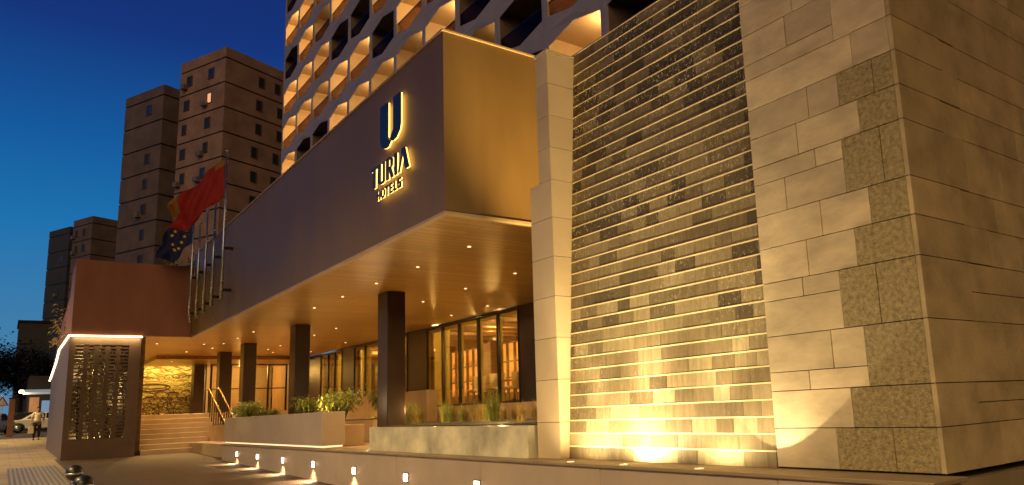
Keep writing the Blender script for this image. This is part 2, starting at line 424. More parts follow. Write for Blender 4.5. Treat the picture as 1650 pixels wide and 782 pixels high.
# downlights
DL = {6.62: (12.0, 14.2, 16.4, 18.6, 20.8, 27.2, 29.4, 31.6, 33.6), 8.87: (14.0, 16.3, 18.7, 25.5, 27.8, 32.1, 33.9), 10.97: (14.4, 18.85, 21.1, 25.4, 30.4, 34.8)}
for x in DL:
    for i, y in enumerate(DL[x]):
        mb = MB(); mb.lathe([(0.034, 0), (0.034, 0.012)], (x, y, ZS - 0.016), 12, 0)
        mb.build('downlight', M_DOWN, hotel)
        lamp('downlight_lamp', 'SPOT', (x, y, ZS - 0.03), 120, WARM, 0.05, (0, 0, -1), 150, 0.9)
for x in (4.4, 6.0, 9.5):
    for y in (32.0, 35.5, 39.0):
        z0 = ZS - (0.16 if (x > FX and y > 37.6) else 0)
        mb = MB(); mb.lathe([(0.036, 0), (0.036, 0.012)], (x, y, z0 - 0.016), 12, 0); mb.build('downlight', M_DOWN, hotel)
        lamp('downlight_lamp', 'SPOT', (x, y, z0 - 0.03), 430, WARM, 0.05, (0, 0, -1), 150, 0.9)

# window wall at x = 11.85
WX = 11.85
for a, b in ((16.5, 18.58), (24.71, 26.32), (31.79, 33.23), (36.15, 38.0)):
    mb = MB(); mb.box(WX, WX + 0.25, a, b, 1.2, ZS); mb.build('bronze_panel', M_COLUMN, hotel)
mb = MB()
mb.box(WX - 0.02, WX + 0.25, 18.58, 24.71, 0.9, 1.80); mb.box(WX - 0.02, WX + 0.25, 26.32, 31.79, 0.9, 1.80); mb.box(WX - 0.02, WX + 0.25, 33.23, 36.15, 0.9, 1.80)
mb.box(WX - 0.021, WX - 0.001, 16.5, 18.58, 0.9, 1.80)
mb.build('sill_wall', M_TAN, hotel)
def window(y0, y1, z0=1.80, z1=4.55):
    mb = MB()
    w = 0.05
    mb.box(WX - 0.02, WX + 0.05, y0, y0 + w, z0, z1); mb.box(WX - 0.02, WX + 0.05, y1 - w, y1, z0, z1)
    mb.box(WX - 0.02, WX + 0.05, y0 + w, y1 - w, z0, z0 + 0.06); mb.box(WX - 0.02, WX + 0.05, y0 + w, y1 - w, z1 - 0.06, z1)
    f = mb.build('window', M_DARK, hotel)
    mb = MB(); mb.box(WX + 0.01, WX + 0.022, y0 + w, y1 - w, z0 + 0.06, z1 - 0.06)
    mb.build('pane', M_PANE, f)
    mb = MB(); e = 0.07
    mb.box(WX + 0.06, WX + 0.12, y0 + 0.02, y0 + 0.02 + e, z0 + 0.02, z1); mb.box(WX + 0.06, WX + 0.12, y1 - 0.02 - e, y1 - 0.02, z0 + 0.02, z1)
    mb.box(WX + 0.06, WX + 0.12, y0 + 0.02 + e, y1 - 0.02 - e, z1 - 0.16, z1)
    mb.build('reveal', M_CURT, f)
for L in ([18.58, 19.77, 20.99, 22.27, 23.47, 24.71], [26.32, 27.55, 28.81, 30.56, 31.79], [33.23, 34.21, 35.08, 36.15]):
    for a, b in zip(L[:-1], L[1:]): window(a, b)
# restaurant room behind the windows
mb = MB()
mb.poly([(12.1, 16.5, 1.82), (17.6, 16.5, 1.82), (17.6, 38, 1.82), (12.1, 38, 1.82)], 1)
mb.poly([(12.1, 16.5, 4.62), (17.6, 16.5, 4.62), (17.6, 38, 4.62), (12.1, 38, 4.62)])
mb.poly([(17.6, 16.5, 1.82), (17.6, 38, 1.82), (17.6, 38, 4.62), (17.6, 16.5, 4.62)])
mb.poly([(12.1, 16.5, 1.82), (17.6, 16.5, 1.82), (17.6, 16.5, 4.62), (12.1, 16.5, 4.62)])
mb.poly([(12.1, 38, 1.82), (17.6, 38, 1.82), (17.6, 38, 4.62), (12.1, 38, 4.62)])
for i in range(14):
    y = 18 + i * 1.5
    mb.box(12.15, 17.5, y, y + 0.12, 4.48, 4.60, 2)
mb.box(16.55, 17.55, 28.25, 29.25, 1.83, 4.61, 2)
mb.build('dining_room', [M_ROOM, M_ROOMFLOOR, M_WOODW], hotel)
for y in (20, 24, 28.9, 34):
    lamp('dining_lamp', 'POINT', (14.2, y, 4.2), 420, WARM, 0.05); lamp('dining_lamp', 'POINT', (12.7, y - 1.6, 3.9), 130, (1.0, .70, .26), 0.05)

# lobby: mural wall side walls, glazed end
mb = MB()
mb.box(3.57, 3.75, 29.75, 42.4, 0.55, ZS); mb.build('lobby_wall', M_WOODW, hotel); mb = MB()   # wall behind the screen
mb.box(3.75, 8.05, 42.40, 42.6, 1.9, ZS); mb.build('lobby_wall', M_TAN, hotel); mb = MB()
mb.box(11.80, 12.05, 38.0, 44, 1.9, ZS)
mb.build('lobby_wall', M_TAN, hotel)
mb = MB()
for a in (8.05, 8.95, 9.85, 10.75, 11.65):
    mb.box(a, a + 0.08, 41.0, 41.12, 1.97, 4.4)
mb.box(8.05, 11.75, 41.0, 41.12, 4.40, 4.45); mb.box(8.13, 11.65, 41.02, 41.10, 3.2, 3.25)
gf = mb.build('entrance_glazing', M_DARK, hotel)
mb = MB(); mb.box(8.1, 11.7, 41.05, 41.062, 1.98, 4.4); mb.build('pane', M_PANE, gf)
mb = MB(); mb.poly([(7.9, 45, 1.9), (12, 45, 1.9), (12, 45, 4.6), (7.9, 45, 4.6)]); mb.poly([(7.9, 41.1, 1.96), (12, 41.1, 1.96), (12, 45, 1.96), (7.9, 45, 1.96)])
mb.poly([(7.9, 41.1, 4.55), (12, 41.1, 4.55), (12, 45, 4.55), (7.9, 45, 4.55)])
mb.poly([(7.9, 41.1, 1.9), (7.9, 45, 1.9), (7.9, 45, 4.6), (7.9, 41.1, 4.6)])
mb.build('lobby_room', M_PLASTER, hotel)
lamp('lobby_lamp', 'POINT', (10, 43, 4.2), 190, WARM, 0.15)
# terrace floor slabs
mb = MB(); mb.box(5.32, WX, 7.0, 31.7, 0.55, 0.948); mb.build('terrace_slab', M_FLOOR, hotel)
mb = MB(); mb.box(3.75, 7.0, 32.25, 42.4, 1.2, 1.97); mb.box(7.0, 11.85, 31.7, 41.0, 0.9, 1.968); mb.build('lobby_floor', M_FLOOR, hotel)

# mural relief
mur = thing('mural_relief', 'wide gilded relief mural of arcs on the back wall of the stair landing', 'mural', (5.8, 42.35, 1.97))
mb = MB(); mb.box(3.78, 8.0, 42.28, 42.39, 1.975, 4.55); mb.build('relief_panel', M_MURAL, mur)
rg = random.Random(5)
mb = MB()
def arc(cx, cz, rx, rz_, a0, a1, rad, n=14):
    pts = []
    for i in range(n + 1):
        a = a0 + (a1 - a0) * i / n
        x = min(7.97, max(3.8, cx + rx * math.cos(a))); z = min(4.3, max(2.0, cz + rz_ * math.sin(a)))
        pts.append((x, 42.27, z))
    mb.tube(pts, rad, 5)
arc(5.75, 3.42, .75, .17, 0, 2 * PI, .028, 24); arc(5.75, 3.45, .62, .10, 0, 2 * PI, .02, 24)
for row, z in enumerate((3.95, 3.55, 3.2, 2.9, 2.62, 2.4, 2.2)):
    x = 3.85 + (row % 2) * .3
    while x < 8:
        w = rg.uniform(.28, .75)
        if not (row in (1,) and 4.9 < x < 6.6):
            arc(x, z - .12, w * .6, rg.uniform(.10, .22), .15, PI - .15, rg.uniform(.010, .022))
            if rg.random() < .6: arc(x, z - .14, w * .42, rg.uniform(.06, .12), .1, PI - .1, .012)
        x += w * rg.uniform(.8, 1.3)
for i in range(120):
    x = rg.uniform(3.9, 7.9); z = rg.uniform(2.05, 2.9); h = rg.uniform(.12, .4)
    mb.tube([(x, 42.27, z), (x + rg.uniform(-.12, .12), 42.26, z + h * .5), (x + rg.uniform(-.2, .2), 42.27, z + h)], rg.uniform(.010, .024), 5)
mb.build('relief_line', M_MURALD, mur)
lamp('mural_washer', 'AREA', (5.6, 41.6, 4.35), 75, (1.0, 0.68, 0.24), aim=(0, 0.6, -1), size=(3.8, 0.15))

# staircase
st = thing('staircase', 'broad pale stone staircase rising from the forecourt to the lobby', 'staircase', (5, 30.5, 0.6))
z0 = 0.615; rise = (1.97 - z0) / 8
for i in range(8):
    y = 29.55 + i * 0.36
    mb = MB(); mb.box(3.76, 6.99 if i > 2 else 6.6, y, (y + 0.36 if i < 7 else 32.25), 0.4 if i == 0 else z0 + (i - 1) * rise + 0.05, z0 + (i + 1) * rise)
    mb.build('step', M_STEP, st, bevel=0.012)
# handrail
hr = thing('handrail', 'double brass handrail on dark balusters down the right of the staircase', 'handrail', (6.6, 30.6, 0.7))
mb = MB()
def rail(dx, dz):
    mb.tube([(6.30 + dx, 32.9, 1.97 + .92 + dz), (6.30 + dx, 32.2, 1.97 + .92 + dz), (6.30 + dx, 29.3, .66 + .92 + dz), (6.30 + dx, 29.05, .66 + .9 + dz)], 0.028, 8)
rail(0, 0); rail(0.35, 0.02); mb.build('rail', M_BRASS, hr)
mb = MB()
for i in range(9):
    y = 29.3 + i * .37; zt = .66 + (1.31) * (y - 29.3) / 2.9
    mb.box(6.285, 6.315, y, y + .05, zt - 0.1, zt + .9); mb.box(6.635, 6.665, y, y + .05, zt - 0.1, zt + .92)
mb.build('baluster', M_DARK, hr)

# ================================================================== ENTRANCE BOX + SCREEN
eb = thing('entrance_canopy', 'plain brown boxed canopy volume over the entrance with sloping far end', 'canopy', (3.3, 32, ZS))
mb = MB()
prof = [(1.58, 29.33, ZS), (1.58, 29.33, 7.10), (1.58, 30.9, 6.92), (1.58, 31.3, 6.1), (1.58, 35.2, 5.62), (1.58, 36.2, 5.2), (1.58, 40.6, 3.98), (1.58, 40.2, 3.7), (1.58, 36, 4.2), (1.58, 34.5, ZS)]
mb.prism(prof, (0.4, 0, 0))
mb.prism([(1.98, 29.33, ZS), (1.98, 29.33, 7.10), (1.98, 34, 6.9), (1.98, 34, ZS)], (FX - 1.99, 0, 0))
mb.prism([(1.98, 34, ZS + .13), (1.98, 34, 6.0), (1.98, 42.5, 6.0), (1.98, 42.5, ZS + .13)], (FX - 1.68, 0, 0))
mb.build('cladding', mat('rust_render', (0.24, 0.10, 0.062), 0.6, var=0.2, scale=1.1, bump=0.08, bscale=100, stretch=(1, 1, .35)), eb)
sc = thing('perforated_screen', 'brown slotted screen wall glowing under a bright light strip by the stairs', 'screen wall', (2.5, 29.4, 0.6))
mb = MB()
X0, X1 = 1.56, 3.57; YS = 29.34
zb, zt = 1.22, 4.28
mb.box(X0, X1, YS, YS + .16, 0.45, zb)
mb.box(X0, X1, YS, YS + .16, zt, ZS - 0.05)
mb.box(X0, X0 + .17, YS, YS + .16, zb, zt); mb.box(X1 - .34, X1, YS, YS + .16, zb, zt)
M_SCREEN = mat('screen_bronze', (0.115, 0.072, 0.046), .5, var=.2, scale=1.5, bump=.06, bscale=60)
mb.build('solid_panel', M_SCREEN, sc)
mb = MB()
nrow = 27; hz = (zt - zb) / nrow
ncol = 5; wcol = (X1 - .34 - X0 - .17) / ncol
rg = random.Random(2)
for j in range(nrow):
    z = zb + j * hz
    mb.box(X0 + .17, X1 - .34, YS + .02, YS + .14, z, z + hz * .38)
    for c in range(ncol + 1):
        xc = X0 + .17 + c * wcol
        w = .055 if (c + j) % 2 else .085
        if 0 < c < ncol: mb.box(xc - w, xc + w, YS + .022, YS + .138, z + hz * .38, z + hz)
        if c < ncol and rg.random() < .22:
            xm = xc + wcol * rg.uniform(.4, .6); mb.box(xm - .03, xm + .03, YS + .024, YS + .136, z + hz * .38, z + hz)
mb.build('slotted_lattice', mat('lattice_bronze', (0.085, 0.052, 0.032), 0.5, var=0.2), sc)
mb = MB(); mb.box(X0, X0 + .16, YS + .16, 39.4, 0.45, 4.0)
mb.prism([(X0, YS + .16, 4.0), (X0, YS + .16, ZS - .06), (X0, 34.4, ZS - .06), (X0, 36.0, 4.13), (X0, 37.0, 4.0)], (.16, 0, 0))
mb.build('side_wall', M_SCREEN, sc)
mb = MB(); mb.box(X0 - .03, X1 + .02, YS - .05, YS - .02, ZS - .055, ZS - .012); mb.build('led_strip', M_LED, sc)
mb = MB(); mb.tube([(X0 - .03, YS - .03, ZS - .035), (X0 - .03, 34.5, ZS - .05), (X0 - .03, 36.1, 4.17), (X0 - .03, 40.2, 3.68)], .028, 6); mb.build('led_strip', M_LED, sc)
lamp('screen_lamp', 'AREA', (2.6, YS - .12, ZS - .08), 16, (1.0, .72, .34), aim=(0, .35, -1), size=(1.9, .04))
# planting bed behind the screen
M_LEAF = mat('leaf_green', (0.075, 0.10, 0.022), 0.5, var=0.5, scale=6, island=0.45, col2=(0.12, 0.14, 0.03))
M_LEAFY = mat('leaf_yellow_green', (0.26, 0.28, 0.05), 0.5, var=0.4, scale=6, island=0.45)
M_GRASS = mat('dry_grass', (0.46, 0.33, 0.10), 0.6, var=0.3, scale=6, island=0.45)
M_DKLEAF = mat('dark_foliage', (0.012, 0.018, 0.010), 0.7, var=0.4, scale=4, island=0.5)
M_BARK = mat('bark', (0.06, 0.045, 0.03), 0.85, var=0.3, scale=10, bump=0.5)
mb = MB(); mb.box(1.73, 3.56, 29.52, 42, 0.5, 0.9); mb.box(1.73, 3.565, 31.6, 31.7, 0.9, ZS - .01); 
o = mb.build('screen_bed', M_DARK, sc)

def leafcard(mb, p, d, ln, wd, droop=0.4, mi=0):
    p = Vector(p); d = Vector(d).normalized()
    sde = d.cross(Vector((0, 0, 1)))
    if sde.length < 1e-3: sde = Vector((1, 0, 0))
    sde.normalize()
    q1 = p + d * ln * .5; q2 = p + d * ln + Vector((0, 0, -droop * ln))
    n = len(mb.v)
    mb.v += [tuple(p), tuple(q1 - sde * wd), tuple(q1 + sde * wd), tuple(q2)]
    mb.f += [[n, n + 1, n + 2], [n + 1, n + 3, n + 2]]; mb.m += [mi, mi]; mb.sm += [False, False]
def rdir(rg, up=0.2):
    a = rg.uniform(0, 2 * PI); z = rg.uniform(-.5, 1) + up
    return Vector((math.cos(a), math.sin(a), z)).normalized()

def bushy(name, label, loc, rad, h, m, n=260, ln=.16, wd=.02, cat='plant', group=None, seed=1, stems=True):
    rg = random.Random(seed)
    t = thing(name, label, cat, loc, 0, group)
    mb = MB(); sm_ = MB()
    for i in range(14):
        d = rdir(rg, .6); top = Vector(loc) + Vector((d.x * rad * .7, d.y * rad * .7, h * rg.uniform(.6, 1)))
        mid = Vector(loc) + Vector((d.x * rad * .25, d.y * rad * .25, h * .5))
        sm_.tube([loc, mid, top], [.014, .01, .004], 5)
        for k in range(n // 14):
            f = rg.uniform(.25, 1.05)
            q = mid.lerp(top, f) if f > .4 else Vector(loc).lerp(mid, f + .5)
            q = q + Vector((rg.gauss(0, rad * .16), rg.gauss(0, rad * .16), rg.gauss(0, h * .10)))
            leafcard(mb, q, rdir(rg), ln * rg.uniform(.6, 1.3), wd * rg.uniform(.7, 1.4))
    mb.build('foliage', m, t, fixn=False); sm_.build('stem', M_BARK, t)
    return t
for i, (x, y, h) in enumerate(((2.0, 30.0, 2.6), (2.75, 30.2, 1.7), (3.3, 29.95, 2.9), (2.35, 30.6, 3.2))):
    bushy('leafy_shrub', ('tall leafy shrub behind the left end of the slotted screen', 'low shrub behind the middle of the slotted screen', 'leafy shrub behind the right end of the slotted screen', 'tallest shrub glimpsed deep behind the slotted screen')[i], (x, y, .9), .35, h, M_LEAFY, 300, .17, .035, group='shrubs behind the slotted screen', seed=20 + i)
lamp('bed_lamp', 'POINT', (2.15, 30.9, 1.25), 45, WARM, .05); lamp('bed_lamp', 'POINT', (3.2, 31.0, 2.5), 50, WARM, .05); lamp('bed_lamp', 'POINT', (2.0, 31.0, 3.5), 50, WARM, .05)

# trailing plant on the far side of the canopy box
t = thing('trailing_plant', 'trailing pale leafed creeper hanging from the far side of the canopy box', 'plant', (1.3, 33.5, 5.6))
mb = MB(); rg = random.Random(8)
for i in range(90):
    f = rg.random(); p = (1.40 + rg.gauss(0, .13), 33 + rg.gauss(0, .5), 6.0 - 1.4 * f + rg.gauss(0, .1))
    leafcard(mb, p, rdir(rg, -.2), .2 * rg.uniform(.7, 1.3), .05)
mb.build('foliage', mat('creeper_leaf', (0.30, 0.23, 0.09), .6, island=.4), t, fixn=False)
mb = MB(); mb.tube([(1.56, 33.2, 6.0), (1.42, 33.1, 5.6), (1.4, 33.3, 4.7)], .015, 5); mb.build('stem', M_BARK, t)

# ================================================================== LOW WALL, PARAPET, PLANTERS
lw = thing('retaining_wall', 'long low greige wall with seven small recessed lights along the forecourt', 'wall', (5.3, 14, 0.4))
mb = MB()
ys = [2.85, 4.2, 6.6, 9.2, 12.0, 14.8, 17.6, 20.4, 24.45]
for a, b in zip(ys[:-1], ys[1:]):
    mb.box(5.20, 5.36, a + .004, b - .004, -.1, .935)
mb.build('wall_panel', M_CONC, lw, bevel=0.004)
mb = MB(); mb.box(5.17, 5.66, 2.82, 24.47, .937, .972); mb.build('coping', M_COPING, lw, bevel=0.006)
for (y, z) in ((22.6, .72), (20.5, .70), (18.3, .68), (16.15, .66), (13.85, .62), (11.6, .60), (9.3, .60), (7.05, .58)):
    mb = MB(); mb.box(5.185, 5.199, y - .075, y + .075, z - .07, z + .07); mb.box(5.17, 5.199, y - .085, y + .085, z + .07, z + .085)
    f = mb.build('wall_light', M_STEEL, lw)
    mb = MB(); mb.box(5.178, 5.184, y - .062, y + .062, z - .055, z + .06); mb.build('lens', M_WALLLAMP, f)
    lamp('wall_light_lamp', 'SPOT', (5.13, y, z), 85, (1.0, .70, .38), .02, (-0.55, 0, -1), 120, .6)
pw = thing('parapet_wall', 'smooth greige parapet wall standing on the low wall above a glowing strip', 'wall', (5.6, 20, .97))
mb = MB(); mb.box(5.42, 5.92, 16.35, 25.3, 1.01, 1.72); mb.build('wall_panel', M_CONC, pw, bevel=0.01)
mb = MB(); mb.box(5.46, 5.88, 16.39, 25.26, .972, 1.01); mb.build('led_strip', emis('parapet_strip', (1.0, .72, .38), 1.3), pw)
# front planter
fp = thing('concrete_planter', 'long polished concrete planter with painted-in water reflections beside the stone column', 'planter', (7, 10.5, .95))
mb = MB()
def rbox(mb, x0, x1, y0, y1, z0, z1, r):
    pts = [(x0, y0, z0), (x1, y0, z0), (x1, y1, z0)]
    for i in range(7):
        a = PI / 2 + (PI / 2) * i / 6
        pts.append((x0 + r + r * math.cos(a), y1 - r + r * math.sin(a), z0))
    mb.prism(pts, (0, 0, z1 - z0))
rbox(mb, 5.42, 11.80, 8.35, 13.9, .952, 1.385, .22)
mb.build('planter_wall', M_CONC2, fp)
mb = MB(); mb.box(5.58, 11.78, 8.4, 13.66, 1.387, 1.40); mb.build('soil', M_SOIL, fp)
# planter behind the path
bp_ = thing('stone_planter', 'stepped tan stone planter beyond the path between the two low walls', 'planter', (8, 20, .95))
mb = MB(); mb.box(6.05, 6.62, 17.05, 18.6, .95, 1.42); mb.build('bench_block', M_TAN, bp_, bevel=.01)
mb = MB(); mb.box(6.0, 7.1, 18.7, 30.5, .95, 1.50); mb.box(7.1, 7.9, 18.75, 30.5, .95, 1.50); mb.build('planter_wall', M_TAN, bp_)
mb = MB(); mb.box(6.1, 7.85, 18.85, 30.4, 1.502, 1.52); mb.build('soil', M_SOIL, bp_)
# tall bed by the windows
tp = thing('window_planter', 'high tan planter wall standing in front of the far restaurant windows', 'planter', (11, 27, .95))
mb = MB(); mb.box(11.02, 11.4, 23.0, 31.0, .95, 2.36); mb.box(9.3, 11.0, 23.2, 31.0, .95, 1.55); mb.build('planter_wall', M_TAN, tp, bevel=.01)
mb = MB(); mb.box(8.3, 11.8, 13.95, 22.9, .95, 1.32); mb.build('planting_bed', M_TAN, tp)
mb = MB(); mb.box(8.4, 11.78, 14.05, 22.8, 1.322, 1.335); mb.build('soil', M_SOIL, tp)

# ornamental grasses
def tuft(name, m, n, h, spread, seed, width=.006):
    rg = random.Random(seed); mb = MB()
    for i in range(n):
        a = rg.uniform(0, 2 * PI); lean = rg.uniform(.1, 1) * spread; hh = h * rg.uniform(.6, 1.1)
        b = Vector((rg.gauss(0, .05), rg.gauss(0, .05), 0)); d = Vector((math.cos(a), math.sin(a), 0)); sd = Vector((-d.y, d.x, 0))
        prev = None
        for k in range(5):
            f = k / 4; p = b + d * lean * f ** 1.8 + Vector((0, 0, hh * (f - .28 * f ** 3 * (lean / spread))))
            w = width * (1 - f * .9)
            cur = (len(mb.v), len(mb.v) + 1); mb.v += [tuple(p - sd * w), tuple(p + sd * w)]
            if prev: mb.f.append([prev[0], prev[1], cur[1], cur[0]]); mb.m.append(0); mb.sm.append(True)
            prev = cur
    o = mb.build(name, m, None, fixn=False)
    return o
protos = [tuft('grass_tuft', M_GRASS, 150, .62, .5, 1), tuft('grass_tuft', M_GRASS, 120, .55, .45, 2), tuft('grass_tuft', M_LEAFY, 110, .75, .4, 3, .008)]
used = set()
def place_tuft(k, x, y, z, s, label):
    o = protos[k] if k not in used else protos[k].copy()
    if k in used: COL.objects.link(o)
    used.add(k)
    o.location = (x, y, z); o.scale = (s, s, s); o.rotation_euler = (0, 0, (x * 7 + y * 3) % 6.28)
    tag(o, label, 'ornamental grass', 'grasses planted below the restaurant windows')
rg = random.Random(11)
spots = []
for i in range(34):
    y = 8.9 + i * .40; spots.append((8.6 + rg.uniform(-1.6, 1.6), y + rg.uniform(-.2, .2), i))
for x, y, i in spots:
    k = 2 if i in (4, 9, 10, 15, 20, 21, 22, 29) else rg.choice((0, 1))
    z = 1.40 if y < 13.6 else 1.335
    if 13.55 < y < 14.2: continue
    if y > 13.6: x = max(8.7, x)
    place_tuft(k, x, y, z, rg.uniform(.6, 1.0), ('green upright tuft' if k == 2 else 'straw coloured arching tuft') + ' of ornamental grass planted below the restaurant windows')
for x, y in ((9.2, 15.2), (9.8, 17.2), (10.6, 18.4), (10.9, 19.6), (10.4, 20.6), (11.0, 21.6), (10.2, 22.4), (9.0, 20.2)):
    k = 2 if x > 10.8 or y > 22 else rg.choice((0, 1)); place_tuft(k, x, y, 1.335, rg.uniform(.8, 1.15), ('green upright tuft' if k == 2 else 'straw coloured arching tuft') + ' of ornamental grass planted below the restaurant windows')
# ferny shrubs in the back planter
for i, (x, y, r, h) in enumerate(((6.7, 19.3, .55, .75), (7.3, 20.2, .6, .85), (6.8, 21.6, .5, .7), (6.6, 27.0, .6, .75), (6.9, 29.0, .55, .7), (9.9, 24.0, .45, .9), (6.5, 24.9, .4, .4))):
    lab = ('feathery green shrub at the near end of the planter beyond the path', 'fuller feathery shrub just behind the first one beyond the path', 'third feathery shrub in from the path', 'yellow green shrub showing above the middle of the parapet wall', 'yellow green shrub showing above the far part of the parapet wall', 'green shrub in front of the high window planter', 'small shrub behind the parapet between columns')[i]
    bushy('feathery_shrub', lab, (x, y, 1.52 if i != 5 else 1.55), r * 1.1, h * .9, M_LEAFY, 980, .22, .015, 'shrub', 'feathery shrubs in the stone planter', 40 + i)
lamp('planter_fill', 'POINT', (6.1, 18.9, 1.9), 45, WARM2, .04); lamp('planter_fill', 'POINT', (8.2, 20.6, 1.8), 45, WARM2, .04); lamp('planter_fill', 'POINT', (8.2, 14.2, 1.6), 40, WARM, .04); lamp('planter_fill', 'POINT', (8.0, 17.2, 1.7), 36, WARM, .04); lamp('planter_fill', 'POINT', (6.6, 10.9, 1.7), 40, WARM, .04)  # added bulbs without fixtures, to brighten the shrubs and grasses
lamp('planter_fill', 'POINT', (6.05, 27.5, 2.0), 30, WARM2, .04)
for y in (10.6, 14.4, 17.9, 21.5, 25.5, 29.5):
    lamp('planter_fill', 'SPOT', (8.3, y, 1.75), 10 if y < 16 else 60, WARM, .05, (0, 0, 1), 165, .9)  # added upward spots that brighten the soffit

# ================================================================== STONE COLUMN, WATER WALL, PILLAR
sc2 = thing('stone_column', 'slim tall pale stone column between the bronze box and the water wall', 'column', (6, 8, .97))
mb = MB(); mb.box(5.515, 8.0, 7.755, 8.225, .97, 4.56); mb.box(5.515, 8.0, 7.755, 8.0, 4.56, 6.33); mb.build('core', M_GROUT, sc2)
mb = MB()
zs = [.972, 1.42, 1.95, 2.48, 3.01, 3.53, 4.05, 4.56, 5.01, 5.46, 5.91, 6.36]
for a, b in zip(zs[:-1], zs[1:]):
    yb = 8.24 if b < 4.6 else 8.02
    mb.box(5.50, 5.514, 7.742, yb, a + .003, b - .003)
    mb.box(5.515, 6.4, 7.742, 7.754, a + .003, b - .003)
mb.box(5.49, 8.0, 7.735, 8.03, 6.362, 6.40)
mb.build('stone_slab', M_COLSTONE, sc2)

M_UPL = emis('uplight_lens', (1, .75, .4), .8)
ww = thing('water_wall', 'tall floodlit cascade wall of brown stone bricks with thin gold ledges', 'water wall', (5.8, 6.1, .97))
Z0, Z1 = .972, 6.42
def wx(z): return 5.625 + (z - Z0) / 5.4 * .33
mb = MB()
mb.prism([(wx(Z0) + .05, 4.53, Z0), (wx(Z1) + .05, 4.53, Z1), (10.2, 4.53, Z1), (10.2, 4.53, Z0)], (0, 3.205, 0))
mb.build('backing', M_GROUT, ww)
mb = MB(); led = MB()
NR = 35; hh = (Z1 - Z0) / NR
rg = random.Random(77)
for j in range(NR):
    za = Z0 + j * hh; zb_ = za + hh
    x = wx(za)
    y = 4.535 - rg.uniform(0, .25)
    SH = lambda px, py, pz, za=za: (px + (pz - za) / 5.4 * .33, py, pz)
    while y < 7.735:
        w = rg.choice((.22, .28, .30, .34, .40)); y1 = min(7.735, y + w); y0 = max(4.535, y)
        if y1 - y0 > .03:
            pr = rg.uniform(-.0015, .0015)
            mb.box(x + pr, x + .07, y0 + .002, y1 - .002, za + .002, zb_ - .014, 0, SH)
        y = y1 if y1 < 7.73 else 9
    led.box(x - .004, x + .07, 4.536, 7.734, zb_ - .013, zb_ + .001, 0, SH)
